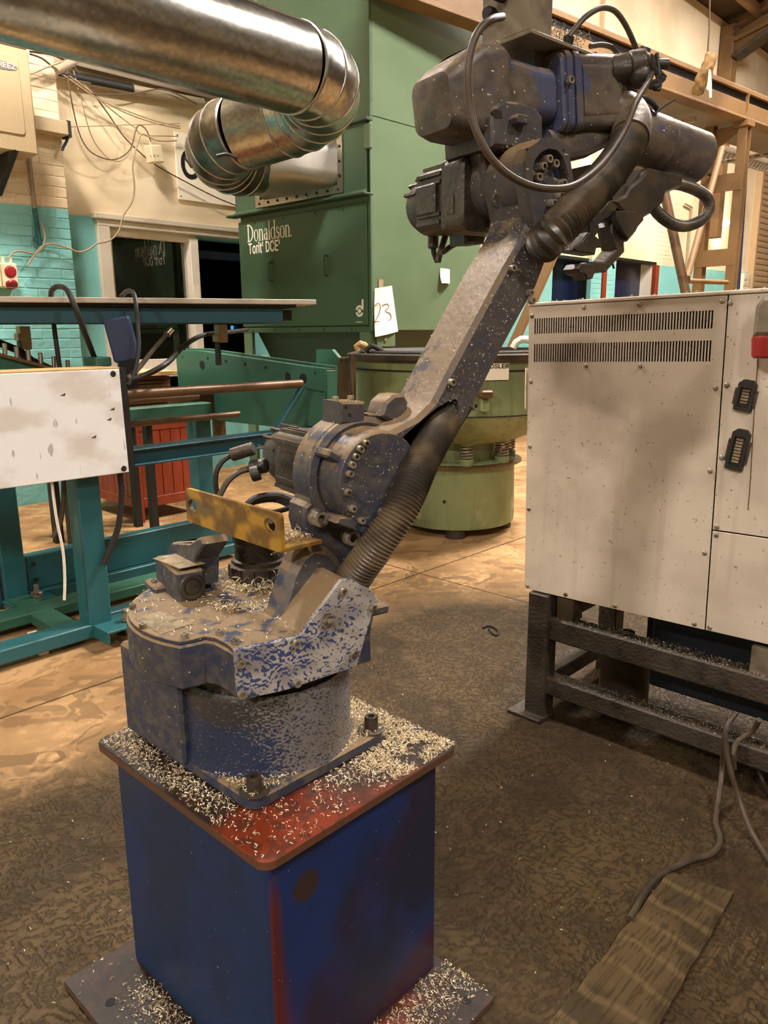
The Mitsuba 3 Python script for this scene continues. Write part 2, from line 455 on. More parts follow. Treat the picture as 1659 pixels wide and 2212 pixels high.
# upper arm: black-brown oil film over the paint
def upper_col(p, n, uv):
    a = fbm(p.x * 8, p.y * 8, p.z * 8, 4)
    b = fbm(p.x * 40, p.y * 40, p.z * 40, 3)
    f = noise(p.x * 150, p.y * 150, p.z * 150)
    c = mix(C(94, 83, 71), C(69, 62, 57), smoothstep(.35, .65, a * .6 + b * .4))
    c = mix(c, C(55, 64, 96), smoothstep(.55, .66, fbm(p.x * 9 + 4, p.y * 9, p.z * 9, 3)) * .75)
    c = mix(c, C(149, 124, 87), smoothstep(.2, .9, n.z) * .6 * smoothstep(.3, .6, b))
    return mix(c, C(221, 207, 175), smoothstep(.90, .95, f) * .75)
mat('m_upper', upper_col, .48, spec=.45, bump=lambda p, n, uv: fbm(p.x * 70, p.y * 70, p.z * 70, 3), bscale=.0012, eps=1e-3)
# cover plate: grey dust film scratched through to the blue by flying chips
def cover_col(p, n, uv):
    w = fbm(p.x * 22, p.y * 22, p.z * 22, 2)
    b = fbm(p.x * 190 + w * 6, p.y * 190, p.z * 190 - w * 6, 3)
    u = (p.x - .957) * .972 - (p.y - 1.27) * .233
    t = smoothstep(.55, .60, b + dr.clip((.0 - u) * .8, -.07, .07) + (fbm(p.x * 13, p.y * 13, p.z * 13, 2) - .5) * .22)
    g = mix(C(160, 154, 147), C(128, 123, 119), smoothstep(.35, .7, w))
    return mix(g, C(34, 52, 100), t * .92)
mat('m_cover', cover_col, .42)
# base drum: grey blast marks in short strokes over dark blue
def drum_col(p, n, uv):
    b = fbm(p.x * 230, p.y * 230, p.z * 260, 3)
    a = fbm(p.x * 6, p.y * 6, p.z * 6, 3)
    side = smoothstep(-.2, .8, n.x * .55 - n.y * .85 + (a - .5) * .6)
    t = smoothstep(.44, .64, b + (side - .55) * .36)
    c = mix(C(36, 46, 70), C(50, 48, 48), smoothstep(.4, .6, a))
    return mix(c, C(118, 112, 106), t * .75)
mat('m_drum', drum_col, .45)
# pedestal: blue paint, red oxide showing at the corner, brown grease
def ped_col(p, n, uv):
    a = fbm(p.x * 6, p.y * 6, p.z * 3, 4)
    b = fbm(p.x * 3 + 5, p.y * 3, p.z * 1.2, 3)
    c = mix(C(24, 44, 92), C(28, 34, 56), smoothstep(.40, .66, a))
    left = smoothstep(.5, .9, -n.x)
    right = smoothstep(.5, .9, -n.y)
    c = mix(c, C(30, 48, 74), left * .6)
    c = mix(c, C(52, 48, 42), smoothstep(.47, .62, b) * left * .85)
    # red primer by the near edge and up the right-hand face
    x = p.x - .725
    edge = 1 - smoothstep(.012, .02 + .09 * (.58 - p.z), x + (a - .5) * .05)
    c = mix(c, C(84, 30, 20), edge * right * smoothstep(.0, .12, .57 - p.z) * .9)
    dia = 1 - smoothstep(.02, .10, dr.abs((p.x - .82) * .7 - (p.z - .16) * .75 + (a - .5) * .3))
    c = mix(c, C(56, 28, 34), dia * right * .22)
    low = (1 - smoothstep(.02, .12, p.z + (a - .5) * .2 - (p.x - 1.0) * .3)) * right
    c = mix(c, C(62, 26, 20), low * .7)
    blot = 1 - smoothstep(.020, .034, dr.sqrt(dr.square(p.x - .815) + dr.square(p.z - .47)) + (a - .5) * .07)
    c = mix(c, C(54, 38, 24), blot * right * .9)
    f = noise(p.x * 150, p.y * 150, p.z * 150)
    return mix(c, C(150, 144, 130), smoothstep(.93, .965, f) * .7)
mat('m_pedestal', ped_col, .38, spec=.5)
def plate_col(p, n, uv):
    a = fbm(p.x * 13, p.y * 13, 0, 4)
    b = fbm(p.x * 60, p.y * 60, 2, 3)
    near = 1 - smoothstep(.12, .34, dr.abs(p.x - .76) * .8 + dr.abs(p.y - .96) * 1.25 + (a - .5) * .30)
    c = mix(C(40, 31, 27), C(116, 44, 20), near)
    c = mix(c, C(58, 36, 24), smoothstep(.46, .62, b) * .6)
    return mix(c, C(92, 66, 48), smoothstep(.6, .8, 1 - n.z) * .8)
mat('m_plate', plate_col, .5, spec=.3)
def yellow_col(p, n, uv):
    a = fbm(p.x * 22, p.y * 22, p.z * 22, 4)
    b = fbm(p.x * 9, p.y * 9, p.z * 16, 3)
    c = mix(C(158, 120, 37), C(102, 73, 30), smoothstep(.38, .62, a))
    return mix(c, C(70, 58, 45), smoothstep(.5, .66, b) * .7)
mat('m_yellow', yellow_col, .42)
mat('m_tag', grime((140, 124, 96), (92, 78, 56), 1, 40), .55)
mat('m_swarf', (228, 214, 184), .34, metal=.5)
mat('m_swarf_dark', (176, 162, 138), .3, metal=.6)
mat('m_hose', lambda p, n, uv: mix(C(52, 46, 39), C(98, 84, 64), smoothstep(.42, .7, fbm(p.x * 14, p.y * 14, p.z * 14, 3))), .4, spec=.6)
mat('m_stand', grime((62, 52, 42), (40, 34, 28), 1, 12), .5, bump=lambda p, n, uv: fbm(p.x * 120, p.y * 120, p.z * 120, 3), bscale=.003, eps=1.2e-3)
def strip_col(p, n, uv):
    q = fbm(p.x * 6, p.y * 6, 2, 3); g = fbm(p.x * 26 + q * 4, p.y * 200, 8, 2)
    c = mix(C(79, 64, 41), C(57, 46, 29), smoothstep(.4, .65, q))
    c = mix(c, C(101, 84, 57), (1 - smoothstep(.1, .5, dr.abs(dr.sin(p.x * 33 + 2 * q)))) * .5)
    return mix(c, C(30, 22, 11), smoothstep(.5, .75, g) * .45)
mat('m_cloth', strip_col, .85, spec=.2)
mat('m_rag', grime((146, 112, 66), (100, 74, 42), 1, 26), .8)
scene['m_glass'] = {'type': 'thindielectric', 'int_ior': 1.5}

# ---------------------------------------------------------------- the hall
struct('floor', bx(-9, 34, -11, 8.5, -.2, 0), 'm_floor')
# long wall with its openings: a glazed office front on one side, two deep windows further along
WY = 7.3
open_ = [[(3.86, .9), (5.75, .9), (5.75, 2.50), (3.86, 2.50)], [(11.9, 1.2), (13.55, 1.2), (13.55, 2.74), (11.9, 2.74)], [(14.15, 1.2), (15.75, 1.2), (15.75, 2.83), (14.15, 2.83)]]
struct('wall_back', prism([(-9, 0), (34, 0), (34, 7.9), (-9, 7.9)], WY, WY + .35, holes=open_), 'm_wall')
struct('wall_front', bx(-9, 34, -11.2, -11, 0, 10), 'm_room')
struct('wall_left', bx(-9.2, -9, -11, 8, 0, 10), 'm_room')
struct('wall_right', bx(34, 34.2, -11, 8, 0, 10), 'm_room')
rf = prism([(7.7, 7.85), (-11, 11.2), (-11, 11.4), (7.7, 8.05)], -9, 34, (0, 1, 0), (0, 0, 1), (1, 0, 0))
struct('ceiling', rf, 'm_roof')
for k, y in enumerate((6.6, 5.0, 3.2, 1.2)):
    z = 7.85 + (7.7 - y) * .179 - .14
    key = struct('trim', bx(10, 34, y - .05, y + .05, z - .1, z + .1), 'm_steel_tan')
# dark office behind the glazed front, night behind the deep windows
struct('wall_office', cat(bx(3.5, 6.2, 8.9, 9.0, 0, 3), bx(3.4, 3.5, 7.65, 9, 0, 3), bx(6.2, 6.3, 7.65, 9, 0, 3), bx(3.4, 6.3, 7.65, 9, 2.9, 3)), 'm_dark')
# pier of painted bricks on the left: each brick is a piece
PX0, PX1, PY0 = 1.75, 3.345, 7.0
pier = struct('pier', bx(PX0, PX1 - .003, PY0 + .0035, WY, 0, 7.5), 'm_brick')
br = {}
for L in (.220, .110):
    for v in range(4):
        m = bx(0, L, 0, .04, 0, .081, .006)
        for _ in range(1): m = m.subdivide()
        m.vertices += .0055 * (meshkit.fbm(m.vertices * 26 + v * 7, 2, v) - .5)[:, None] * A([.6, 1.6, .6])
        br[L, v] = mikit.ply(m, 'm_brick', smooth=35)
nb = 0
row0, row1 = int(1.1 / .086), int(4.3 / .086)
for r in range(row0, row1):
    z = r * .086
    x = PX1 - (.220 if r % 2 == 0 else .110)
    while x > 2.2:
        L = .220 if not (r % 2 and abs(x - PX1 + .110) < 1e-6) else .110
        k = rng.integers(4)
        d = place(br[L, k], mat4(None, (x, PY0 - .003 * rng.random(), z)))
        nb += 1
        if nb <= 300: part(pier, 'brick', d, None)
        x -= .225

# glazed office front: timber surround, white frame, dark panes
w1 = tag(numbered('window'), None, None, None, 'structure')
part(w1, 'surround', cat(bx(3.735, 3.86, WY - .05, WY + .1, .95, 2.60, .006), bx(3.735, 5.75, WY - .055, WY + .05, 2.50, 2.56, .006), bx(3.70, 5.8, WY - .085, WY + .03, 2.56, 2.615, .008)), 'm_alu')
part(w1, 'frame', cat(bx(3.86, 3.905, WY + .02, WY + .12, .95, 2.50, .004), bx(3.86, 4.86, WY + .02, WY + .12, 2.43, 2.50, .004), bx(4.76, 4.86, WY - .02, WY + .12, .95, 2.47, .005),
                          bx(3.86, 5.75, WY + .02, WY + .12, 1.12, 1.24, .005)), 'm_white')
part(w1, 'pane', bx(3.905, 4.76, WY + .07, WY + .074, 1.24, 2.43), 'm_glass')
part(w1, 'frame', cat(bx(4.86, 5.75, WY + .2, WY + .26, 2.30, 2.38), bx(4.95, 5.0, WY + .2, WY + .26, 1.2, 2.38)), 'm_bluebox')
part(w1, 'sill', bx(3.735, 5.75, WY - .07, WY + .1, 1.06, 1.12, .006), 'm_alu')
mo = thing('monitor', 'small glowing blue screen seen through the office doorway above the angle block', 'monitor')
mx_, mz_ = 6.2246, 1.5498
scene[mo + '__screen'] = {**mikit.ply(bx(mx_ - .06, mx_ + .06, 8.59, 8.60, mz_ - .045, mz_ + .045), 'm_dark'), 'emitter': {'type': 'area', 'radiance': {'type': 'rgb', 'value': [.01, .05, .11]}}}
part(mo, 'housing', bx(mx_ - .08, mx_ + .08, 8.602, 8.64, mz_ - .065, mz_ + .065, .005), 'm_black')
part(mo, 'shelf', bx(mx_ - .3, mx_ + .3, 8.5, 8.89, mz_ - .11, mz_ - .07, .004), 'm_dark')
single('notice_sheet', bx(4.775, 4.845, WY - .024, WY - .021, 1.72, 2.0), 'm_paper', 'small printed notice taped on the white window post behind the slab', 'notice')
# deep windows: dark glass, pale reveal, red timber edge
for i, (x0, x1, z1) in enumerate(((11.9, 13.55, 2.74), (14.15, 15.75, 2.83))):
    w = tag(numbered('window'), None, None, None, 'structure')
    part(w, 'pane', bx(x0, x1, WY + .26, WY + .275, 1.2, z1), 'm_nightblue')
    part(w, 'reveal', bx(x1 - .02, x1, WY - .004, WY + .27, 1.2, z1 - .03), 'm_white')
    part(w, 'frame', bx(x1 - .045, x1 + .1, WY - .09, WY - .002, 1.2, z1 - .04, .006), 'm_redwood')
    part(w, 'lintel', bx(x0 - .05, x1 + .1, WY - .02, WY + .1, z1 - .03, z1 + .02), 'm_dark')

# ---------------------------------------------------------------- lamps of the hall
for i, (x, y, z, a, b, e) in enumerate(LAMPS):
    t = thing('high_bay_lamp', 'square high bay lamp hanging under the roof, ' + ('farthest behind the viewer', 'behind the viewer by the front wall', 'over the feeder at the office wall', 'between dust collector and cabinet', 'midway along the crane girder', 'farthest away by the roller shutter', 'over the open floor right of the pedestal')[i], 'lamp', 'high bay lamps')
    v = A([[x - a, y - b, z], [x - a, y + b, z], [x + a, y + b, z], [x + a, y - b, z]])
    scene[t + '__diffuser'] = {**mikit.ply((v, A([[0, 1, 2, 3]])), 'm_white'), 'emitter': {'type': 'area', 'radiance': {'type': 'rgb', 'value': [float(c) for c in LAMP * e]}}}
    part(t, 'housing', loft([A([[x - q, y - w, h], [x + q, y - w, h], [x + q, y + w, h], [x - q, y + w, h]]) for q, w, h in ((a * 1.04, b * 1.04, z + .012), (a * 1.04, b * 1.04, z + .05), (a * .4, b * .4, z + .3))]), 'm_galv_seam')
    part(t, 'rod', cyl((x, y, z + .3), (x, y, 7.85 + (7.7 - y) * .179), .012, 8), 'm_steel_grey')

# ---------------------------------------------------------------- dust collector: green cabinet with inlet hood, door and lettering
dc = thing('dust_collector', 'tall green dust collector cabinet with white lettering on its door', 'dust collector')
FX, RY0 = 5.0, 4.88
part(dc, 'body', cat(bx(FX + .03, 6.575, RY0 + .004, 6.76, 1.52, 4.6, .006)), 'm_green')
part(dc, 'side_panel', bx(FX + .002, 6.58, RY0 - .004, RY0 + .01, 3.262, 4.62, .003), 'm_green')
part(dc, 'side_panel', bx(FX + .002, 6.58, RY0 - .004, RY0 + .01, 1.515, 3.256, .003), 'm_green')
part(dc, 'front_panel', bx(FX, FX + .04, RY0 - .004, 6.3, 3.24, 4.62, .004), 'm_green_door')
hood = prism([(FX + .03, 3.22), (FX - .01, 3.22), (FX - .01, 2.69), (FX - .06, 2.65), (FX + .03, 2.65)], RY0 + .03, 6.78, b=.003)
part(dc, 'hood', hood, 'm_green_door')
part(dc, 'hood_lip', cat(bx(FX - .05, FX + .03, RY0 - .01, 6.82, 3.215, 3.245, .006), bx(FX - .09, FX + .03, RY0 - .01, 6.84, 2.635, 2.655, .005)), 'm_rim_green')
part(dc, 'lug', bx(FX - .02, FX + .02, RY0 - .02, RY0 + .055, 3.0, 3.2, .008), 'm_green')
door = part(dc, 'door', bx(FX - .012, FX + .03, RY0 + .035, 6.745, 1.56, 2.585, .005), 'm_green_door')
part(dc, 'frame', cat(bx(FX - .004, FX + .03, RY0 - .004, RY0 + .03, 1.5, 2.64, .004), bx(FX - .006, FX + .04, RY0, 6.78, 1.5, 1.55, .004)), 'm_green_door')
for q, z in ((.12, 2.55), (.5, 2.56), (.95, 2.56), (1.4, 2.56)):
    part(door, 'bolt', bolt_mesh((FX - .012, RY0 + .2 + q, z), (-1, 0, 0), .012, .008, False), 'm_rim_green')
for q in (.25, .62, .98, 1.35, 1.7):
    part(dc, 'bolt', bolt_mesh((FX - .006, RY0 + q, 1.526), (-1, 0, 0), .012, .008, False), 'm_rim_green')
for y, z in ([6.2269, 2.0849], [5.4201, 2.093]):
    h = tube([(FX - .012, y, z - .085), (FX - .05, y, z - .085), (FX - .055, y, z - .06), (FX - .055, y, z + .06), (FX - .05, y, z + .085), (FX - .012, y, z + .085)], .008, 8, .012)
    part(door, 'handle', h, 'm_rim_green')
# hopper below the body, corner posts
part(dc, 'hopper', loft([A([[5.12, 4.98, 1.52], [6.5, 4.98, 1.52], [6.5, 6.68, 1.52], [5.12, 6.68, 1.52]]), A([[5.45, 5.3, .55], [6.15, 5.3, .55], [6.15, 6.35, .55], [5.45, 6.35, .55]])]), 'm_rim_green', smooth=False)
for x, y in ((5.0, 4.9), (5.0, 6.62), (6.46, 4.9), (6.46, 6.62)):
    part(dc, 'leg', prism([(0, 0), (.13, 0), (.13, .012), (.012, .012), (.012, .13), (0, .13)], 0, 1.52, (1 if x < 6 else -1, 0, 0), (0, 1 if y < 6 else -1, 0), (0, 0, 1), (x + (0 if x < 6 else .12), y + (0 if y < 6 else .13), 0)), 'm_green')
part(dc, 'bracket', bx(5.06, 5.3, RY0 - .012, RY0, 1.37, 1.53, .004), 'm_green')
part(dc, 'bolt', bolt_mesh((5.16, RY0 - .012, 1.43), (0, -1, 0), .02, .014, False), 'm_tag')

# lettering: (u to the right, v up) on the door face
def on_door(m, y, z, sx=1.0, off=.0125):
    m = m.copy(); m.vertices[:, 0] *= sx
    R_ = A([[0, 0, -1.0], [-1, 0, 0], [0, 1, 0]])
    return moved(m, R_, (FX - off, y, z))
def serif_word():
    """'Donaldson.' drawn from thick stems, thin arches and flat serifs."""
    out, x = [], 0.0
    def ell(cx, cy, rx, ry): return shapely.affinity.scale(sg.Point(cx, cy).buffer(1, 24), rx, ry, origin=(cx, cy)) if False else sg.Polygon([(cx + rx * math.cos(a), cy + ry * math.sin(a)) for a in np.linspace(0, 2 * PI, 41)[:-1]])
    B = sg.box
    def o(x): return ell(x + .24, .33, .24, .345).difference(ell(x + .24, .33, .145, .31)), .52
    def stem(x, h): return B(x + .05, 0, x + .15, h).union(B(x, 0, x + .2, .035)).union(B(x, h - .035, x + .1, h))
    for ch in 'Donaldson':
        if ch == 'D':
            g = ell(x + .14, .5, .56, .5).difference(ell(x + .14, .5, .42, .455)).intersection(B(x + .14, 0, x + .8, 1)).union(B(x + .08, 0, x + .2, 1)).union(B(x, 0, x + .3, .04)).union(B(x, .96, x + .3, 1)); w = .76
        elif ch == 'o': g, w = o(x)
        elif ch == 'n':
            g = stem(x, .66).union(stem(x + .3, .5).difference(B(x + .29, .4, x + .34, .6))).union(ell(x + .27, .44, .18, .225).difference(ell(x + .24, .40, .13, .21)).intersection(B(x + .1, .42, x + .46, .7))); w = .56
        elif ch == 'a':
            g = ell(x + .19, .19, .19, .2).difference(ell(x + .2, .2, .1, .15)).union(B(x + .27, .03, x + .37, .5)).union(ell(x + .21, .48, .16, .18).difference(ell(x + .19, .46, .1, .15)).intersection(B(x, .48, x + .4, .7))).union(B(x + .3, 0, x + .44, .05)); w = .48
        elif ch == 'l': g, w = stem(x, 1.04), .24
        elif ch == 'd':
            g = o(x)[0].union(B(x + .37, 0, x + .47, 1.04)).union(B(x + .29, 1.0, x + .4, 1.04)).union(B(x + .4, 0, x + .54, .035)); w = .58
        elif ch == 's':
            up = ell(x + .17, .49, .16, .17).difference(ell(x + .18, .49, .085, .125)).difference(B(x + .17, .3, x + .5, .5))
            lo = ell(x + .17, .17, .17, .18).difference(ell(x + .16, .17, .09, .13)).difference(B(x - .1, .17, x + .17, .36))
            g = up.union(lo).union(sg.Polygon([(x + .02, .43), (x + .1, .31), (x + .32, .22), (x + .26, .36)])); w = .39
        out.append(g); x += w
    out.append(ell(x + .05, .05, .055, .055))
    u = shapely.union_all(out)
    return cat([trimesh.creation.extrude_polygon(g, .03, engine='earcut') for g in getattr(u, 'geoms', [u])])
yA, zA = [6.6006, 2.3869]
w = serif_word(); wid = w.bounds[1][0]
m = w.copy(); m.vertices[:, 0] *= .69 / wid; m.vertices[:, 1] *= .165; m.vertices[:, 2] *= .05
part(door, 'lettering', on_door(m, yA, zA), 'm_text_white', smooth=False)
yB, zB = [6.5938, 2.2753]
m = meshkit.text_mesh("Torit' DCE'", .098, .0015, True); m.vertices[:, 0] *= .50 / m.bounds[1][0]
part(door, 'lettering', on_door(m, yB, zB), 'm_text_white', smooth=False)
# small round emblem: ring, dot and a stem like a letter d
yC, zC = [5.0146, 1.6825]
th = np.linspace(.2, 5.9, 20)
arc = lambda r0, r1, a, b: A([(r1 * math.cos(t), r1 * math.sin(t)) for t in np.linspace(a, b, 14)] + [(r0 * math.cos(t), r0 * math.sin(t)) for t in np.linspace(b, a, 14)])
em = [prism(arc(.03, .05, .5, 2.9), 0, .002, (1, 0, 0), (0, 1, 0), (0, 0, 1)), prism(arc(.03, .05, 3.4, 5.9), 0, .002, (1, 0, 0), (0, 1, 0), (0, 0, 1)),
      prism(ngon(.02, 14), 0, .002, (1, 0, 0), (0, 1, 0), (0, 0, 1)), prism([(.03, .01), (.05, .01), (.05, .1), (.03, .1)], 0, .002, (1, 0, 0), (0, 1, 0), (0, 0, 1))]
part(door, 'emblem', on_door(cat(em), yC, zC), 'm_text_white', smooth=False)
m = meshkit.text_mesh('Donaldson', .012, .0012); part(door, 'emblem_caption', on_door(m, yC + .05, zC - .1), 'm_text_white', smooth=False)

# paper with a pencilled 23 and a smaller slip taped on the collector
def sheet(name, pts, bend, label, cat_):
    """A paper hanging a little off the side panel; pts: four corners (x, z) from the top left, clockwise."""
    P = A(pts, float); n = 8; V, F = [], []
    for j in range(n + 1):
        for i in range(n + 1):
            s, t = i / n, j / n
            q = (1 - t) * ((1 - s) * P[0] + s * P[1]) + t * ((1 - s) * P[3] + s * P[2])
            V.append((q[0], RY0 - .012 - bend * t * t * (.5 + .5 * math.sin(3 * s + 1)) - .01 * math.sin(PI * s), q[1]))
    for j in range(n):
        for i in range(n):
            a = j * (n + 1) + i; F += [(a, a + 1, a + n + 2), (a, a + n + 2, a + n + 1)]
    front = tm(V, F); back = tm(A(V) + A([0, .0012, 0]), A(F)[:, ::-1])
    return cat(front, back)
nt = thing('number_sheet', 'white paper marked 23 hanging from the green collector side', 'paper sheet')
part(nt, 'paper', sheet('', [[5.0326, 1.8715], [5.2533, 1.9029], [5.3317, 1.5036], [5.0034, 1.4571]], .03, '', ''), 'm_paper', smooth=True)
def pen(pts, r=.0035): return tube([(x, RY0 - .030 - .0, z) for x, z in pts], r, 6, .01)
two = [[5.0026, 1.7181], [5.0498, 1.7465], [5.0849, 1.7195], [5.0604, 1.648], [5.0066, 1.5842], [5.042, 1.5923], [5.1071, 1.5806]]
three = [[5.1087, 1.7279], [5.1687, 1.7449], [5.1926, 1.7135], [5.1441, 1.6808], [5.2104, 1.6576], [5.2162, 1.6093], [5.1312, 1.5928]]
part(nt, 'numeral', cat(pen(two), pen(three)), 'm_ink')
part(nt, 'tape', bx(5.0845, 5.1437, RY0 - .012, RY0 - .004, 1.8784, 1.949), 'm_wire')
single('paper_slip', sheet('', [[5.9353, 2.0884], [6.076, 2.0828], [6.0716, 1.9498], [5.9028, 1.9476]], .05, '', ''), 'm_paper', 'small blank paper slip on the green collector beside the robot arm', 'paper slip')

# ---------------------------------------------------------------- galvanised duct: transition, two gored bends, straight runs
du = thing('ventilation_duct', 'galvanised round ventilation duct doubling back above the feeder', 'duct')
DR = .275
rectr = A([(5.0, 5.81 + sy * y, 2.95 + z) for sy, y, z in []]) if False else None
def rect_ring(hy, hz, n=48):
    out = []
    for i in range(n):
        a = 2 * PI * i / n; c, s = math.cos(a), math.sin(a)
        k = min(hy / abs(c) if abs(c) > 1e-9 else 9, hz / abs(s) if abs(s) > 1e-9 else 9)
        out.append((c * k, s * k))
    return A(out)
RR = rect_ring(.56, .20)
rings_ = []
for t in np.linspace(0, 1, 9):
    q = RR * (1 - t) + ngon(DR, 48) * t
    rings_.append(np.stack([np.full(48, 4.985 - .54 * t), 5.81 - .03 * t + q[:, 0], 2.95 + q[:, 1]], 1))
part(du, 'transition', loft(rings_), 'm_galv_bright', smooth=20)
fl = part(du, 'flange', prism([(-.62, -.26), (.62, -.26), (.62, .26), (-.62, .26)], 0, .012, (0, 1, 0), (0, 0, 1), (-1, 0, 0), (FX - .012, 5.81, 2.95), holes=[[(-.55, -.19), (.55, -.19), (.55, .19), (-.55, .19)]]), 'm_galv_seam')
for i in range(9):
    for s in (-1, 1):
        part(fl, 'bolt', bolt_mesh((FX - .024, 5.81 - .56 + i * .14, 2.95 + s * .225), (-1, 0, 0), .012, .01, False), 'm_rubber')
for z in (-.12, 0, .12):
    part(fl, 'bolt', bolt_mesh((FX - .024, 5.81 - .585, 2.95 + z), (-1, 0, 0), .012, .01, False), 'm_rubber')
def bend(p, d0, d1, R0, k):
    """Points of a gored bend of k segments round the corner p, from direction d0 into d1."""
    d0, d1 = (A(d, float) / np.linalg.norm(d) for d in (d0, d1)); ang = math.acos(d0 @ d1); L = R0 * math.tan(ang / 2)
    a = A(p) - d0 * L; nrm = d1 - d0 * (d0 @ d1); nrm /= np.linalg.norm(nrm); c = a + nrm * R0
    return [c - nrm * R0 * math.cos(t) + d0 * R0 * math.sin(t) for t in np.linspace(0, ang, k + 1)]
Bc, Cc = A([3.76, 5.78, 2.93]), A([4.31, 4.20, 3.17])
e1 = bend(Bc, (-1, 0, 0), Cc - Bc, .42, 6)
e2 = bend(Cc, Cc - Bc, (-1, 0, 0.0), .50, 6)
def beads(P, names=True):
    Tn = np.gradient(A(P), axis=0)
    return cat([lathe_ring([(DR - .004, -.012), (DR + .006, -.009), (DR + .010, 0), (DR + .006, .009), (DR - .004, .012)], p, t, 40) for p, t in zip(P, Tn)])
part(du, 'collar', sweep([(4.46, 5.78, 2.95), tuple(e1[0])], DR, 40), 'm_galv', smooth=50)
part(du, 'elbow', sweep(e1, DR * 1.012, 40), 'm_galv_dark', smooth=25)
part(du, 'seam', beads(e1), 'm_galv_seam')
part(du, 'pipe', sweep([e1[-1], e2[0]], DR, 40), 'm_galv', smooth=50)
part(du, 'elbow', sweep(e2, DR * 1.012, 40), 'm_galv', smooth=25)
part(du, 'seam', beads(e2), 'm_galv_seam')
part(du, 'pipe', sweep([e2[-1], e2[-1] + A([-5.5, 0, 0.0])], DR, 48), 'm_galv', smooth=50)
sa = A([0, -math.sin(math.radians(38)), math.cos(math.radians(38))])
part(du, 'lap_seam', prism([(-.02, -.003), (.02, -.003), (.02, .003), (-.02, .003)], 0, 5.3, np.cross(sa, [1, 0, 0]), sa, (-1, 0, 0), e2[-1] + sa * DR), 'm_galv')
part(du, 'clip', tube([[3.2966, 4.6614, 2.6635], [3.3443, 4.6111, 2.6746], [3.3886, 4.5645, 2.651]], .012, 6), 'm_rubber')
part(du, 'clip', tube([[3.3186, 5.0741, 2.712], [3.3354, 5.0564, 2.6813], [3.3476, 5.0435, 2.6505]], .01, 6), 'm_rubber')
part(du, 'hanger', cyl((2.0, 4.2, 3.43), (2.0, 4.2, 8.2), .006, 6), 'm_steel_grey')

# ---------------------------------------------------------------- air conditioner unit on the pier
ac = thing('air_conditioner', 'cream outdoor air conditioner unit on brackets on the brick pier', 'air conditioner')
AX1, AY0, AZ0, AZ1 = 2.955, 6.60, 2.905, 3.72
part(ac, 'casing', bx(2.05, AX1, AY0 + .012, 6.93, AZ0, AZ1 - .05, .012), 'm_ac')
part(ac, 'lid', bx(2.045, AX1 + .004, AY0 + .004, 6.935, AZ1 - .048, AZ1, .014), 'm_ac')
fp = part(ac, 'front_panel', prism(rrect(2.1, AX1 - .09, AZ0 + .13, AZ1 - .12, .03), AY0 + .002, AY0 + .02, b=.004), 'm_ac')
bd = part(fp, 'badge', prism([(2.72 + .13 * math.cos(a), 3.515 + .03 * math.sin(a)) for a in np.linspace(0, 2 * PI, 29)[:-1]], AY0 - .002, AY0 + .004), 'm_steel_grey')
def on_wall(m, x, y, z, sx=1.0):
    m = m.copy(); m.vertices[:, 0] *= sx
    return moved(m, A([[1.0, 0, 0], [0, 0, -1], [0, 1, 0]]), (x, y, z))
part(fp, 'lettering', on_wall(meshkit.text_mesh('BREEZ', .036, .003, True), 2.665, AY0 - .002, 3.50, 1.12), 'm_white', smooth=False)
part(fp, 'logo_dot', cyl((2.648, AY0 - .004, 3.516), (2.648, AY0, 3.516), .018, 16), 'm_blue_pipe')
for x in (2.25, 2.72):
    part(ac, 'bracket', prism([(6.55, 2.90), (7.0, 2.90), (7.0, 2.62), (6.96, 2.62), (6.6, 2.86)], x, x + .05, (0, 1, 0), (0, 0, 1), (1, 0, 0)), 'm_black')
part(ac, 'screw', bolt_mesh([2.771, 6.612, 2.9142], (0, -1, 0), .008, .004, False), 'm_rubber')
# cream pipe cover out of the pier, dark gap and bent tail
tc = thing('pipe_cover', 'cream trunking stub poking out of the painted brick pier beside the air conditioner', 'pipe cover')
x0_, z0_ = [3.1123, 3.243]; x1_, z1_ = [3.3408, 3.1542]
part(tc, 'trunking', bx(2.9, x1_, 6.85, 7.0, z1_, 3.2651, .006), 'm_ac')
part(tc, 'end', bx(x1_, x1_ + .03, 6.86, 6.99, z1_ - .01, 3.2651 + .01), 'm_black')
part(tc, 'tail', tube([[3.3748, 6.93, 3.2557], [3.3754, 6.93, 3.1823], [3.353, 6.93, 3.1234], [3.3189, 6.93, 3.0702], [3.3079, 6.93, 3.0427]], .012, 8), 'm_bluebox')

# pipes and trunking along the wall
single('drain_pipe', cat(pipe([[2.6261, 6.8, 3.8157], [3.4122, 6.8, 3.8553], [3.4434, 6.8, 3.8486], [3.4399, 6.8, 3.7742], [3.4195, 6.8, 3.7311], [3.2588, 6.8, 3.6264]], .032, 12)), 'm_grey_pipe', 'grey plastic drain pipe with elbows below the big duct', 'pipe')
pp = thing('wall_pipe', 'dark steel pipe running along the cream wall under the trunking', 'pipe')
part(pp, 'pipe', pipe([[3.4481, 7.22, 3.722], [4.9704, 7.22, 3.7846]], .042, 14), 'm_grey_pipe')
part(pp, 'sleeve', pipe([[3.4489, 7.22, 3.7295], [4.183, 7.22, 3.7568]], .046, 14), 'm_dark')
single('cable_trunking', bx(3.5854, 7.5, 7.2, 7.3, 3.8545 - .02, 3.8545 + .085, .004), 'm_steel_grey', 'grey cable trunking on the wall above the dark pipe', 'trunking')
single('trim', bx(3.35, 9, 7.26, 7.3, 4.02, 4.09), 'm_wall', None, None, kind='structure')
cd = thing('conduit', 'thin painted conduit down the pier between air conditioner and red sockets', 'conduit')
part(cd, 'pipe', pipe([[3.0308, 6.97, 2.9531], [3.0331, 6.97, 2.5498]], .018, 10), 'm_grey_pipe')
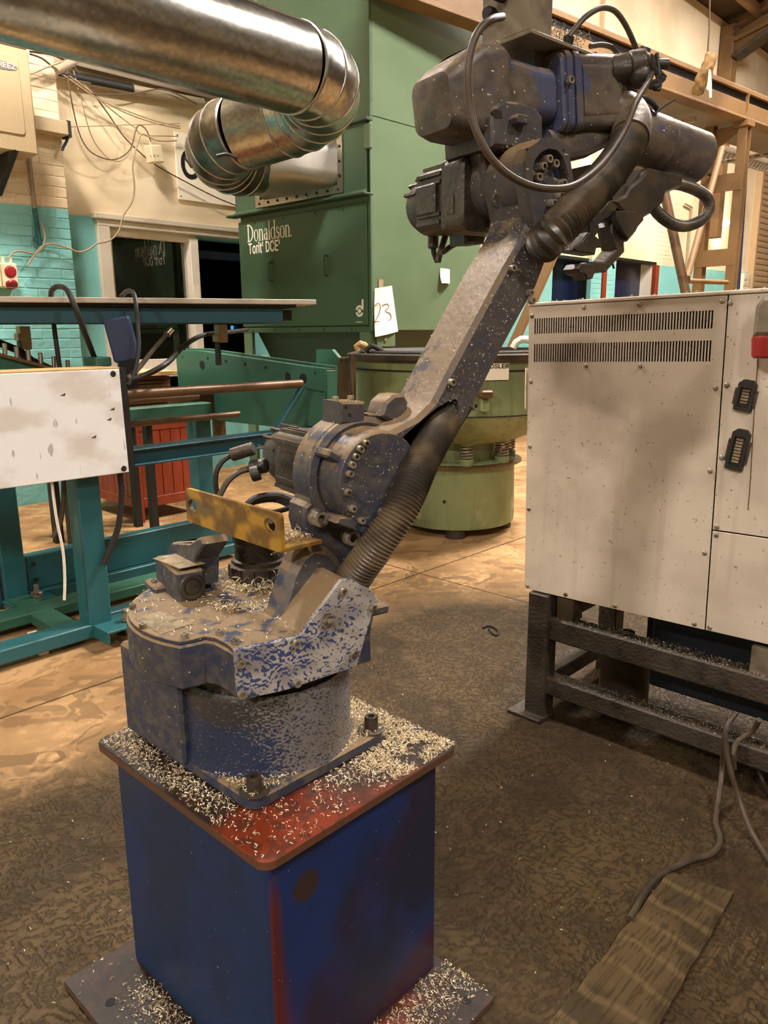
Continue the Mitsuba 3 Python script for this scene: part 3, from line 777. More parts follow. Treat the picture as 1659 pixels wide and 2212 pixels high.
part(cd, 'pipe', pipe([[3.0331, 6.97, 2.5498], [3.0471, 6.97, 2.2424]], .019, 10), 'm_teal')
part(cd, 'clip', bx(*[3.0006, 3.0687], 6.955, 6.99, *[2.2836, 2.3065]), 'm_teal')

# two socket boxes with red plugs on the pier
for i, (xa, xb, lab) in enumerate(((-18, 4, 'cream switched socket with red cap, cut by the left picture edge'), (6, 39, 'cream switched socket with red cap, full in view beside the conduit'))):
    s = thing('power_socket', lab, 'socket', 'red sockets on the pier')
    X0, X1 = [2.6753, 2.8003]
    if i == 0: X0, X1 = X0 - .16, X0 - .012
    zt, zb = [2.0833, 1.8815]
    part(s, 'body', bx(X0, X1, 6.89, 6.995, zb, zt, .012), 'm_socket')
    xm = (X0 + X1) / 2
    part(s, 'switch', lathe([(.0, -.002), (.046, -.002), (.048, .008), (.040, .010), (.036, .014), (0, .016)], (xm, 6.89, zt - .07), (0, -1, 0), 24), 'm_red')
    part(s, 'cap', lathe([(0, 0), (.05, 0), (.05, .018), (.044, .026), (0, .026)], (xm, 6.90, zb + .035), (0, -.6, -.8), 20), 'm_red')
    part(s, 'gland', cat([cyl((xm + q, 6.94, zt), (xm + q, 6.94, zt + .05), .014, 10) for q in (-.03, .03)]), 'm_socket')

# sign plate with CO lettering, half hidden by the duct
sgn = thing('wall_sign', 'white wall sign with big black letters behind the duct bend', 'sign')
sx0, sz0 = [4.6484, 2.8356]; sz1 = 3.471
part(sgn, 'plate', bx(sx0, 5.6, 7.268, 7.29, sz0, sz1, .002), 'm_paper')
part(sgn, 'lettering', on_wall(meshkit.text_mesh('CO', .26, .004, True), 4.6805, 7.268, 3.0543, .9), 'm_text_black', smooth=False)
for q in ((.02, .03), (.02, .0)):
    part(sgn, 'screw', bolt_mesh((sx0 + .03, 7.268, sz1 - .03 if q[1] else sz0 + .03), (0, -1, 0), .008, .003, False), 'm_rubber')

# junction box hanging on its cable, and the loose wires
jb = thing('junction_box', 'cream junction box hanging by its cable on the wall', 'junction box')
P4 = [[4.2343, 7.15, 3.2435], [4.4182, 7.15, 3.2965], [4.416, 7.15, 3.1453], [4.2456, 7.15, 3.0881]]
jx = A(P4).mean(0)
part(jb, 'case', moved(bx(-.075, .075, -.05, .05, -.08, .08, .01), A([[.985, 0, -.17], [0, 1, 0], [.17, 0, .985]]) @ rotz(12), jx), 'm_socket')
part(jb, 'gland', cyl([4.2833, 7.12, 3.271], [4.2825, 7.12, 3.3201], .014, 10), 'm_socket')
for i, (a, b) in enumerate(((329, 334), (337, 334), (344, 333))):
    part(jb, 'screw', bolt_mesh(A([4.2966, 7.08, 3.1763]) + A([-.045 + .04 * i, .005, -.02 + .006 * i]), (0, -1, 0), .006, .004, False), 'm_wire_dark')
wires = [
 ('taut wire strung level from the air conditioner to the duct bend', [[3.0885, 6.9, 3.1718], [3.369, 6.9, 3.2347], [3.7478, 6.9, 3.3101], [4.0592, 6.9, 3.3709], [4.4757, 6.9, 3.4516]], .006, 0),
 ('hanging wire loop rising to the junction box gland', [[3.5, 7.1, 3.745], [3.509, 7.1, 3.5601], [3.5515, 7.1, 3.2762], [3.6245, 7.1, 3.1325], [3.7383, 7.1, 3.077], [3.8917, 7.1, 3.0789], [4.0429, 7.1, 3.1823], [4.1131, 7.1, 3.3426], [4.1601, 7.1, 3.4182], [4.2309, 7.1, 3.3893], [4.2723, 7.1, 3.2929]], .007, 1),
 ('second hanging loop just inside the junction box loop', [[3.5975, 7.18, 3.7826], [3.6462, 7.18, 3.5511], [3.72, 7.18, 3.2518], [3.8577, 7.18, 3.0992], [3.9986, 7.18, 3.0948], [4.1149, 7.18, 3.2258], [4.1726, 7.18, 3.4203]], .006, 0),
 ('long slanting wire passing behind the junction box to the collector', [[3.6114, 7.2, 3.8276], [3.782, 7.2, 3.6327], [3.9188, 7.2, 3.4742], [4.0459, 7.2, 3.3208], [4.2134, 7.2, 3.1951], [4.3908, 7.2, 3.1004], [4.719, 7.2, 2.9902], [5.0521, 7.2, 2.8903], [5.3686, 7.2, 2.8211]], .008, 1),
 ('cable sloping from the pipe end to the duct bend, upper of a pair', [[3.4176, 7.12, 3.7316], [3.6261, 7.12, 3.6375], [3.7955, 7.12, 3.5681], [4.0373, 7.12, 3.5278], [4.3589, 7.12, 3.49], [4.6164, 7.12, 3.488]], .008, 0),
 ('cable sloping from the pipe end to the duct bend, lower of a pair', [[3.5125, 7.16, 3.7354], [3.6491, 7.16, 3.6755], [3.8181, 7.16, 3.593], [4.0581, 7.16, 3.5187], [4.3816, 7.16, 3.48], [4.6408, 7.16, 3.4789]], .008, 0),
 ('wire running to the duct bend at the upper edge of the white sign', [[3.645, 7.2, 3.7336], [3.8382, 7.2, 3.5914], [4.0139, 7.2, 3.4911], [4.1671, 7.2, 3.4159], [4.2614, 7.2, 3.3667], [4.6429, 7.2, 3.4115]], .006, 0),
 ('cream cable winding from the sign down across the door frame to the sockets', [[4.4486, 6.93, 3.3006], [4.245, 6.93, 3.2685], [4.1413, 6.93, 3.2924], [4.0776, 6.93, 3.2955], [4.0303, 6.93, 3.208], [3.9669, 6.93, 3.025], [3.9648, 6.93, 2.8225], [3.9299, 6.93, 2.6961], [3.8316, 6.93, 2.5635], [3.7721, 6.93, 2.4219], [3.6715, 6.93, 2.3322], [3.5475, 6.93, 2.2961], [3.453, 6.93, 2.2359], [3.3637, 6.93, 2.214], [3.2805, 6.93, 2.2374], [3.1443, 6.93, 2.2669], [3.0536, 6.93, 2.245], [2.9787, 6.93, 2.1722], [2.9016, 6.93, 2.072]], .010, 0),
 ('cream cable from the conduit end to the red sockets', [[2.752, 6.93, 2.1204], [2.8031, 6.93, 2.1773], [2.8815, 6.93, 2.185], [2.9725, 6.93, 2.1756], [3.045, 6.93, 2.2277], [3.0771, 6.93, 2.3132], [3.0571, 6.93, 2.4386]], .010, 0),
 ('dark cable sagging along the wall pipe', [[3.4777, 7.15, 3.7135], [3.6969, 7.15, 3.6193], [3.9086, 7.15, 3.6412], [4.1479, 7.15, 3.6943], [4.3154, 7.15, 3.7541], [4.4692, 7.15, 3.7955], [4.6233, 7.15, 3.787], [4.8516, 7.15, 3.7387]], .009, 1),
 ('cable leaving the air conditioner top for the drain pipe elbow', [[3.095, 6.9, 3.7554], [3.2378, 6.9, 3.7704], [3.3297, 6.9, 3.7674], [3.4077, 6.9, 3.743], [3.4197, 6.9, 3.6615]], .010, 1),
 ('lower cable leaving the air conditioner for the pipe end', [[3.102, 6.92, 3.7442], [3.2033, 6.92, 3.7319], [3.2902, 6.92, 3.686], [3.3671, 6.92, 3.6546], [3.4353, 6.92, 3.6569]], .009, 1),
 ('grey rod tied between air conditioner and drain pipe elbow', [[3.0666, 6.85, 3.5709], [3.2035, 6.85, 3.6524], [3.3849, 6.85, 3.745]], .010, 0),
]
for lab, pts, r, dk in wires:
    single('wall_wire', tube(pts, r * .8, 6, .03), 'm_wire_dark' if dk else 'm_wire', lab, 'wire')

# ---------------------------------------------------------------- vibratory bowl finisher
vb = thing('vibratory_finisher', 'round olive green vibratory finishing bowl on a drum base with springs', 'vibratory finisher')
VC = A([4.685, 3.665, 0])
part(vb, 'base', lathe([(.42, .06), (.45, .075), (.455, .12), (.445, .52), (.44, .56)], VC, (0, 0, 1), 56), 'm_olive')
part(vb, 'base_flange', lathe([(.44, .535), (.50, .535), (.50, .55), (.44, .555)], VC, (0, 0, 1), 56), 'm_tubing')
for k in range(4):
    a = math.radians(-142 + 90 * k)
    part(vb, 'foot', cyl(VC + A([.36 * math.cos(a), .36 * math.sin(a), 0]), VC + A([.36 * math.cos(a), .36 * math.sin(a), .07]), .075, 16), 'm_stand')
dr_ = [VC + A([.449 * math.cos(a), .449 * math.sin(a), 0]) for a in np.radians(np.linspace(-166, -124, 10))]
dv = []
for p in dr_: dv += [p + A([0, 0, .12]), p + A([0, 0, .44])]
hatch_o = [(VC + A([(.4535 - .013 * (z - .12) / .4) * math.cos(a), (.4535 - .013 * (z - .12) / .4) * math.sin(a), z])) for z in (.13, .45) for a in np.radians(np.linspace(-194, -150, 14))]
hv = A(hatch_o); n_ = 14
hd = (hv - VC); hd[:, 2] = 0; hd /= np.linalg.norm(hd, axis=1, keepdims=True)
hf = [f for i in range(n_ - 1) for f in ((i, i + 1, n_ + i + 1), (i, n_ + i + 1, n_ + i))]
o_ = len(hv); hm = tm(np.vstack([hv + hd * .006, hv - hd * .02]), hf + [(c + o_, b + o_, a + o_) for a, b, c in hf]
        + [q for i in range(n_ - 1) for q in ((i, o_ + i, i + 1), (i + 1, o_ + i, o_ + i + 1), (n_ + i, n_ + i + 1, o_ + n_ + i), (n_ + i + 1, o_ + n_ + i + 1, o_ + n_ + i))]
        + [(0, n_, o_), (n_, o_ + n_, o_), (n_ - 1, o_ + n_ - 1, 2 * n_ - 1), (2 * n_ - 1, o_ + n_ - 1, o_ + 2 * n_ - 1)])
part(vb, 'hatch', hm, 'm_olive', smooth=30)
part(vb, 'hatch_lock', cyl(VC + A([.446 * math.cos(-2.66), .446 * math.sin(-2.66), .29]), VC + A([.462 * math.cos(-2.66), .462 * math.sin(-2.66), .29]), .012, 10), 'm_rubber')
part(vb, 'bowl', lathe([(.30, .70), (.46, .715), (.60, .77), (.72, .86), (.775, .94), (.785, 1.26), (.79, 1.30), (.74, 1.31), (.735, 1.0), (.5, .84), (0, .82)], VC, (0, 0, 1), 72), 'm_olive', smooth=30)
part(vb, 'rim', lathe_ring([(.735, 1.30), (.80, 1.295), (.835, 1.315), (.838, 1.345), (.80, 1.355), (.735, 1.34)], VC, (0, 0, 1), 72), 'm_timber' if False else 'm_stand', smooth=30)
part(vb, 'band', lathe_ring([(.78, 1.235), (.791, 1.236), (.791, 1.246), (.78, 1.247)], VC, (0, 0, 1), 72), 'm_dark')
part(vb, 'weld', lathe_ring([(.76, .935), (.783, .937), (.783, .943), (.76, .945)], VC, (0, 0, 1), 72), 'm_dark')
part(vb, 'drive', lathe([(.18, .50), (.30, .52), (.34, .62), (.34, .74), (.1, .76)], VC, (0, 0, 1), 32), 'm_olive')
part(vb, 'centre_dome', lathe([(.24, .8), (.24, 1.36), (.2, 1.42), (.05, 1.45), (0, 1.45)], VC, (0, 0, 1), 32), 'm_olive')
for k in range(8):
    a = math.radians(-138 + 45 * k + 6)
    c = VC + A([.41 * math.cos(a), .41 * math.sin(a), 0])
    t_ = np.linspace(0, 1, 90); hel = np.stack([c[0] + .045 * np.cos(t_ * 2 * PI * 5), c[1] + .045 * np.sin(t_ * 2 * PI * 5), .60 + .11 * t_], 1)
    sp = part(vb, 'spring', sweep(hel, .0085, 6), 'm_bolt')
    part(sp, 'seat', cyl(c + A([0, 0, .54]), c + A([0, 0, .60]), .055, 16, b=.006), 'm_olive')
    part(sp, 'cap', cyl(c + A([0, 0, .70]), c + A([0, 0, .79]), .055, 16, b=.006), 'm_olive')
# maker's plate on the bowl side, bent to the curve, and a lug
def curved(a0, a1, z0, z1, r, th):
    aa = np.radians(np.linspace(a0, a1, 10)); g = np.stack([np.cos(aa), np.sin(aa)], 1)
    prof = np.vstack([g * r, g[::-1] * (r - th)])
    return prism(prof, z0, z1, (1, 0, 0), (0, 1, 0), (0, 0, 1), (VC[0], VC[1], 0))
ang = lambda q: math.degrees(math.atan2(q[1] - VC[1], q[0] - VC[0]))
lp = [[4.8259, 3.3, 1.2679], [4.8321, 3.3, 1.1495]]
pl = part(vb, 'maker_plate', curved(-134, -116.8, 1.185, 1.298, .7955, .012), 'm_paper')
tx = meshkit.text_mesh('RÖSLER', .026, .002, True)
tx.vertices[:, 0] *= .165 / tx.bounds[1][0]
a_ = math.radians(-123.6); rr_ = .7957; cvec = A([math.cos(a_), math.sin(a_), 0]); tv = A([-math.sin(a_), math.cos(a_), 0])
part(pl, 'lettering', moved(tx, np.stack([tv, A([0, 0, 1.0]), cvec], 1), VC + cvec * rr_ - tv * .074 + A([0, 0, 1.262])), 'm_text_black', smooth=False)
part(vb, 'lug', moved(bx(-.04, .04, -.12, .02, -.025, .025, .01), rotz(-38), (4.185, 3.06, 1.10)), 'm_tubing')
part(vb, 'outlet', moved(bx(-.025, .025, -.08, .03, -.05, .04, .008), rotz(-38), (4.20, 3.075, 1.03)), 'm_olive')
part(vb, 'lining', lathe_ring([(.66, 1.34), (.745, 1.335), (.745, 1.362), (.68, 1.372)], VC, (0, 0, 1), 72), 'm_rubber')
part(vb, 'hose', tube([[3.9439, 3.9794, 1.3698], [3.9329, 3.9909, 1.4086], [3.9602, 3.9621, 1.4212], [3.9969, 3.9525, 1.3948], [4.0225, 3.9691, 1.3551]], .022, 8), 'm_timber')
part(vb, 'hose', tube([[3.9779, 3.9435, 1.363], [4.0009, 3.9193, 1.4015], [4.0348, 3.8835, 1.3882], [4.0824, 3.8334, 1.349]], .018, 8), 'm_rubber')
part(vb, 'hose', tube([[4.7841, 3.2392, 1.3795], [4.806, 3.2161, 1.4317], [4.8426, 3.1775, 1.4444], [4.8847, 3.1333, 1.4243]], .025, 8), 'm_white')

# steel post with chamfered green plate between guard and finisher
ps = thing('steel_post', 'brown channel post with a green corner plate left of the olive bowl', 'post')
q0, q1 = [3.7918, 4.067, 1.2368], [3.7466, 3.8967, 1.2434]
qx, qy = q0[0], q0[1]
part(ps, 'plate', prism([[4.2725, 1.3795], [4.1049, 1.3812], [4.0394, 1.3274], [4.052, 0.5717], [4.301, 0.5442]], 3.80, 3.83, (0, 1, 0), (0, 0, 1), (1, 0, 0)), 'm_guard')
part(ps, 'channel', prism([[3.9637, 1.3309], [3.8576, 1.3327], [3.8722, 0.5686], [3.9871, 0.5554]], 3.72, 3.80, (0, 1, 0), (0, 0, 1), (1, 0, 0), b=.006), 'm_tubing')
part(ps, 'base', bx(3.74, 3.84, 3.9005, 4.2054, 0, 1.0), 'm_guard')
part(ps, 'cable', tube([[3.5542, 3.6636, 1.3612], [3.5513, 3.6667, 1.2872], [3.5562, 3.6615, 1.1678], [3.5614, 3.656, 1.0774], [3.5643, 3.653, 0.9557]], .011, 6), 'm_cable')
for y_, z_ in [[3.9217, 1.313], [3.8803, 1.3138]]:
    part(ps, 'bolt', bolt_mesh((3.72, y_, z_), (-1, 0, 0), .008, .006, False), 'm_rubber')

# ---------------------------------------------------------------- teal feeder machine on the left
fd = thing('sheet_feeder', 'teal steel feeder frame with a scuffed white panel and brown tubes', 'feeder machine')
FY = 3.42
pn = part(fd, 'side_panel', prism([(.2, .865), (1.815, .848), (1.808, 1.34), (.2, 1.338)], FY, FY + .02, b=.003), 'm_panel')
part(fd, 'panel_edge', prism([(1.815, .846), (1.85, .866), (1.842, 1.345), (1.81, 1.345)], FY + .004, FY + .10), 'm_dark')
part(fd, 'panel_top', bx(.2, 1.81, FY + .002, FY + .22, 1.338, 1.348, .002), 'm_timber')
for x, z in ((1.775, 1.318), (1.788, .868)):
    part(pn, 'hole', cyl((x, FY - .0015, z), (x, FY + .001, z), .014, 14), 'm_cab_dark')
for (x, y) in [[1.7565, 1.1554], [1.7359, 1.1094], [1.528, 1.2365], [1.6535, 1.0349]]:
    part(pn, 'tear', prism([(x - .014, y - .003), (x + .008, y - .006), (x + .013, y + .008), (x, y + .003)], FY - .0012, FY + .001), 'm_cab_dark' if False else 'm_tubing')
# legs and base
part(fd, 'leg', prism([(1.585, .09), (1.70, .09), (1.70, 1.30), (1.585, 1.30)], 3.50, 3.62, b=.006), 'm_teal')
part(fd, 'leg', bx(1.46, 1.58, 4.22, 4.34, .05, 1.30, .006), 'm_teal')
part(fd, 'leg', bx(2.86, 2.98, 4.44, 4.56, .05, 1.02, .006), 'm_teal')
part(fd, 'leg', bx(1.38, 1.45, 4.24, 4.32, .05, 1.30, .006), 'm_teal_dark')
part(fd, 'rail', bx(-.6, 1.62, 3.50, 3.62, .035, .105, .006), 'm_teal')
part(fd, 'rail', bx(1.60, 3.0, 4.26, 4.34, .10, .30, .006), 'm_teal')
part(fd, 'rail', bx(1.60, 3.0, 4.22, 4.34, .03, .10, .005), 'm_teal')
part(fd, 'rail', bx(-.6, 1.44, 4.24, 4.34, .08, .27, .006), 'm_teal')
part(fd, 'cross_member', bx(1.46, 1.58, 3.62, 4.5, .035, .095, .005), 'm_guard')
part(fd, 'cross_member', bx(.5, 2.6, 3.90, 4.06, .045, .10, .005), 'm_guard')
part(fd, 'rail', bx(1.72, 3.0, 3.60, 3.68, .04, .10, .005), 'm_teal')
fp_ = part(fd, 'foot_channel', cat(bx(1.60, 1.80, 3.36, 3.58, .085, .098, .002), bx(1.60, 1.612, 3.36, 3.58, .035, .086), bx(1.788, 1.80, 3.36, 3.58, .035, .086)), 'm_teal')
part(fp_, 'bolt', cat(cyl((1.745, 3.44, .0), (1.745, 3.44, .15), .015, 12), bolt_mesh((1.745, 3.44, .10), (0, 0, 1), .027, .022, False), lathe([(.022, .12), (.022, .15), (.012, .162), (0, .162)], (1.745, 3.44, 0), (0, 0, 1), 12)), 'm_bolt')
part(fp_, 'foot_pad', cyl((1.745, 3.44, 0), (1.745, 3.44, .035), .05, 16), 'm_tubing')
f2 = part(fd, 'foot_channel', bx(1.44, 1.68, 4.10, 4.24, .075, .09, .002), 'm_teal')
part(f2, 'bolt', cat(cyl((1.60, 4.16, 0), (1.60, 4.16, .16), .014, 10), bolt_mesh((1.60, 4.16, .09), (0, 0, 1), .03, .03, False)), 'm_bolt')
for x, z in ((1.64, .25), (1.645, .16)):
    part(fd, 'bolt', bolt_mesh((x, 4.26, z), (0, -1, 0), .014, .006, False), 'm_rubber')
part(fd, 'upper_beam', cat(bx(1.86, 3.25, 3.50, 3.59, .868, .938, .003), bx(1.86, 3.25, 3.46, 3.60, .862, .872, .002), bx(1.86, 3.25, 3.47, 3.60, .936, .944, .002)), 'm_teal_dark')
part(fd, 'upper_beam', bx(1.5, 2.9, 4.3, 4.4, .96, 1.06, .006), 'm_guard')
part(fd, 'tube', cyl((1.82, FY + .03, 1.216), (2.945, FY + .03, 1.212), .0245, 18), 'm_tubing')
part(fd, 'tube', cyl((1.82, 4.02, 1.13), (2.62, 4.02, 1.13), .017, 14), 'm_tubing')
part(fd, 'tube', cyl((1.82, 3.80, 1.03), (2.75, 3.80, 1.03), .018, 14), 'm_tubing')
gs = [(0, 0), (.30, 0)] + [(.30 + .12 * math.sin(t), -.12 + .12 * math.cos(t)) for t in np.linspace(.2, PI / 2, 7)] + [(.42, -.34), (.33, -.34), (.33, -.17), (0, -.10)]
part(fd, 'gusset', prism(A(gs) + A([2.72, 1.14]), 4.5, 4.53), 'm_tubing')
part(fd, 'strut', pipe([[2.9779, 3.47, 1.2003], [2.77, 3.47, 0.9676]], .018, 8), 'm_teal_dark')
# sloping green guard box at the far end of the tubes
G = [[4.9354, 1.3818], [4.6482, 1.3849], [3.5237, 1.3056], [3.3533, 1.2966], [3.3735, 0.9572], [3.8575, 0.9196], [4.6539, 0.9132], [4.9316, 1.1204]]
gd = part(fd, 'guard', prism(G, 3.05, 3.075, (0, 1, 0), (0, 0, 1), (1, 0, 0), b=.003), 'm_guard')
part(fd, 'guard', prism([(y, z + .012) for y, z in G], 3.13, 3.15, (0, 1, 0), (0, 0, 1), (1, 0, 0), b=.003), 'm_guard')
part(fd, 'guard_top', prism([(G[0][0], G[0][1] - .004), (G[1][0], G[1][1] - .004), (G[2][0], G[2][1] - .004), (G[3][0], G[3][1] - .004), (G[3][0], G[3][1] - .03), (G[1][0], G[1][1] - .03), (G[0][0], G[0][1] - .03)], 3.07, 3.135, (0, 1, 0), (0, 0, 1), (1, 0, 0)), 'm_rim_green')
for (y, z), r in zip([[4.608, 1.2887], [4.5366, 1.3337], [4.3293, 1.3192], [4.1177, 1.3029], [3.908, 1.2877], [3.694, 1.2376], [3.5523, 1.2314], [4.8448, 1.3379], [3.4428, 1.2675]], (.028, .008, .009, .009, .009, .026, .03, .006, .006)):
    part(gd, 'hole', cyl((3.047, y, z), (3.052, y, z), r, 16), 'm_cab_dark')
part(fd, 'guard_end', bx(3.06, 3.135, 3.352, 3.366, .975, 1.285, .003), 'm_guard')
part(gd, 'seam', prism([[3.5296, 1.1749], [3.3701, 1.1631], [3.3703, 1.1578], [3.5299, 1.1694]], 3.0475, 3.052, (0, 1, 0), (0, 0, 1), (1, 0, 0)), 'm_dark')
# sloping bar with bright pins on the far left
sb = part(fd, 'pin_bar', prism([[1.3998, 1.4431], [1.458, 1.4032], [1.7635, 1.31], [1.7815, 1.251], [1.3795, 1.272]], 3.9, 4.2, b=.004), 'm_guard')
part(sb, 'cap', prism([[1.3962, 1.4432], [1.4555, 1.4142], [1.7602, 1.322], [1.7587, 1.3082], [1.4538, 1.3991], [1.3945, 1.4284]], 3.88, 4.22), 'm_tubing')
for a_, b_ in (((11, 742), (12, 764)), ((36, 748), (37, 771)), ((61, 755), (63, 780)), ((88, 762), (89, 788)), ((117, 770), (118, 796)), ((146, 778), (147, 798))):
    pass
for p0, p1 in [[[1.5011, 3.95, 1.4079], [1.505, 3.95, 1.4605]], [[1.5559, 3.95, 1.3887], [1.5578, 3.95, 1.4442]], [[1.6121, 3.95, 1.3691], [1.6117, 3.95, 1.4276]], [[1.6695, 3.95, 1.3491], [1.6715, 3.95, 1.4105]], [[1.7349, 3.95, 1.3236], [1.7372, 3.95, 1.3906]], [[1.8062, 3.95, 1.3138], [1.8071, 3.95, 1.37]]]:
    part(sb, 'pin', cyl(p0, p1, .011, 14, b=.002), 'm_chrome')
part(fd, 'block', bx(*[1.7964, 1.8782], 3.62, 3.75, 1.345, 1.39, .006), 'm_guard')
part(fd, 'rail', pipe([[1.5185, 4.1, 1.4664], [1.6261, 4.1, 1.4212], [1.69, 4.1, 1.366], [1.7932, 4.1, 1.3148]], .02, 6), 'm_dark')

# ---------------------------------------------------------------- long slab on a dark beam above the feeder
sl = thing('slab_table', 'grey stone slab on a dark teal beam spanning above the feeder', 'table')
S0, S1 = A([*[2.8729, 3.2194], 0]), A([*[1.4612, 3.8255], 0])
SZ = 1.6729 - 1.637
sd = (S1 - S0) / np.linalg.norm(S1 - S0); sn = A([sd[1], -sd[0], 0]); sn = sn if sn @ A([.72, .69, 0]) > 0 else -sn
def slabbox(u0, u1, w0, w1, z0, z1, b=0.0):
    m = bx(u0, u1, w0, w1, z0, z1, b)
    return moved(m, np.stack([sd, sn, A([0, 0, 1.0])], 1), S0 + A([0, 0, SZ if z1 > 1.0 and z0 > 1.0 else 0]))
def slabpart(name, *a, mat_='m_teal_dark', par=None):
    m = slabbox(*a); m = fix(m); return part(par or sl, name, m, mat_)
slabpart('slab', 0, 3.2, 0, .6, 1.611, 1.637, .003, mat_='m_stone')
slabpart('beam', .17, 3.2, .06, .14, 1.515, 1.595, .003)
slabpart('beam', .09, .40, .16, .24, 1.53, 1.585, .003, mat_='m_black')
slabpart('beam', .17, 3.2, .42, .5, 1.515, 1.595, .003)
slabpart('plate', .1, 3.2, .04, .55, 1.595, 1.611, 0.0, mat_='m_black')
for u_c in (.93, 3.0):
    if u_c > 2: slabpart('column', u_c, u_c + .10, .25, .34, .0, 1.0, .004, mat_='m_black')
    slabpart('column', u_c, u_c + .09, .25, .34, (1.001 if u_c > 2 else 1.16), 1.595, .004, mat_='m_black')
    if u_c > 2: slabpart('foot', u_c - .12, u_c + .22, .12, .47, .0, .03, .004, mat_='m_black')
# black cables laid over the slab
single('cable', tube([[1.6922, 3.8099, 1.6786], [1.684, 3.7749, 1.7048], [1.6946, 3.7347, 1.7205], [1.7029, 3.6678, 1.7075], [1.7033, 3.6093, 1.6511], [1.7408, 3.6133, 1.5356], [1.8428, 3.7237, 1.38]], .013, 8), 'm_rubber', 'thick black cable arched over the slab, left of the two', 'cable', 'cables over the slab')
single('cable', tube([[2.0006, 3.7027, 1.6831], [1.9874, 3.615, 1.7039], [1.9817, 3.5484, 1.6924], [1.9672, 3.5055, 1.6323], [1.962, 3.4965, 1.5454], [1.9452, 3.4706, 1.4365], [1.8997, 3.4459, 1.3245], [1.8465, 3.4293, 1.2621]], .011, 8), 'm_rubber', 'black cable arched over the slab in front of the dark window pane', 'cable', 'cables over the slab')
single('cable', tube([[1.736, 3.909, 1.5721], [1.7382, 3.9066, 1.4482], [1.7421, 3.9025, 1.3224]], .012, 8), 'm_rubber', 'short black cable hanging straight down below the beam in front of the turquoise wall', 'cable')
single('cable', tube([[1.8482, 3.4275, 1.2925], [1.9653, 3.522, 1.3354], [2.0692, 3.5579, 1.4176], [2.1854, 3.5807, 1.5124]], .012, 8), 'm_cable', 'black cable rising to the bright gland under the beam', 'cable')
single('cable', tube([[1.8577, 3.4465, 1.2826], [1.9276, 3.4166, 1.3023], [2.0338, 3.3773, 1.3587], [2.3759, 3.7432, 1.4387], [2.7322, 4.094, 1.4886], [2.8886, 4.0744, 1.5041], [3.8898, 5.1986, 1.5262]], .014, 8), 'm_rubber', 'black cable looping from the panel edge to the dust collector door corner', 'cable')
single('pendant_box', moved(bx(-.062, .062, -.028, .028, -.105, .105, .008), A([[.98, 0, -.2], [0, 1, 0], [.2, 0, .98]]) @ rotz(-38), [1.9418, 3.6195, 1.4734]), 'm_bluebox', 'dark blue switch box hanging under the beam in front of the window frame', 'switch box')
single('cable_gland', cyl([2.171, 3.5813, 1.4963], [2.1961, 3.5839, 1.5216], .02, 12), 'm_chrome', 'bright cable gland below the beam', 'gland')
single('cable', tube([[1.4509, 3.455, 0.8756], [1.4522, 3.455, 0.8284], [1.4554, 3.455, 0.6763], [1.4693, 3.455, 0.5186], [1.4642, 3.455, 0.3844], [1.4514, 3.455, 0.2825]], .007, 8), 'm_white', 'white cable hanging from the white panel down to the teal base', 'cable')
single('cable', tube([[1.5543, 3.56, 0.8551], [1.5417, 3.56, 0.7341], [1.5148, 3.56, 0.6259], [1.4724, 3.56, 0.5615]], .012, 8), 'm_cable', 'dark cable hanging behind the white cable', 'cable')
single('cable', tube([[1.7927, 3.475, 0.9009], [1.7933, 3.475, 0.8553], [1.7949, 3.475, 0.74], [1.7634, 3.475, 0.5821], [1.7155, 3.475, 0.4857], [1.6667, 3.475, 0.402]], .015, 8), 'm_rubber', 'thick black cable hanging down beside the front teal leg', 'cable')
# cream clamps and lattice stack behind
for i, (pts, lab) in enumerate((([[1.7312, 4.3, 1.4966], [1.7693, 4.3, 1.4209], [1.7485, 4.3, 1.5423]], 'cream angle block standing on the pin bar in front of the turquoise pier'),
                                ([[2.6229, 3.7734, 1.481], [2.6617, 3.7325, 1.4471], [2.6437, 3.7515, 1.55]], 'cream angle block on the guard box in front of the dark doorway'))):
    (xa, ya, za), (xb, yb, zb), (xc, yc, zc) = pts
    c_ = thing('angle_block', lab, 'block')
    part(c_, 'upright', bx(xb - .055, xb, ya - .03, ya + .03, zb, zc, .004), 'm_ac')
    part(c_, 'arm', bx(xa - .03, xb - .05, ya - .03, ya + .03, za - .03, za + .01, .004), 'm_ac')
    part(c_, 'stem', bx(xa - .01, xb - .06, ya - .025, ya + .025, za - .16, za - .03, .004), 'm_dark')
# stacked sheets behind the panel
st = thing('sheet_stack', 'stack of dark brown sheets with a pale board on top behind the white panel', 'stack of sheets')
x0, y0 = 2.2, 5.1
for i in range(9):
    part(st, 'sheet', bx(2.2 + rng.random() * .02, 3.1, 5.1 + rng.random() * .02, 5.7, .95 + i * .028, .95 + i * .028 + .022, .002), 'm_tubing')
part(st, 'board', bx(2.12, 3.12, 5.02, 5.7, 1.205, 1.235, .003), 'm_timber')
part(st, 'trestle', cat(bx(2.25, 3.05, 5.2, 5.6, .86, .95), bx(2.3, 2.36, 5.25, 5.31, 0, .88), bx(2.95, 3.0, 5.25, 5.31, 0, .88), bx(2.3, 2.36, 5.5, 5.56, 0, .88), bx(2.95, 3.0, 5.5, 5.56, 0, .88)), 'm_dark')

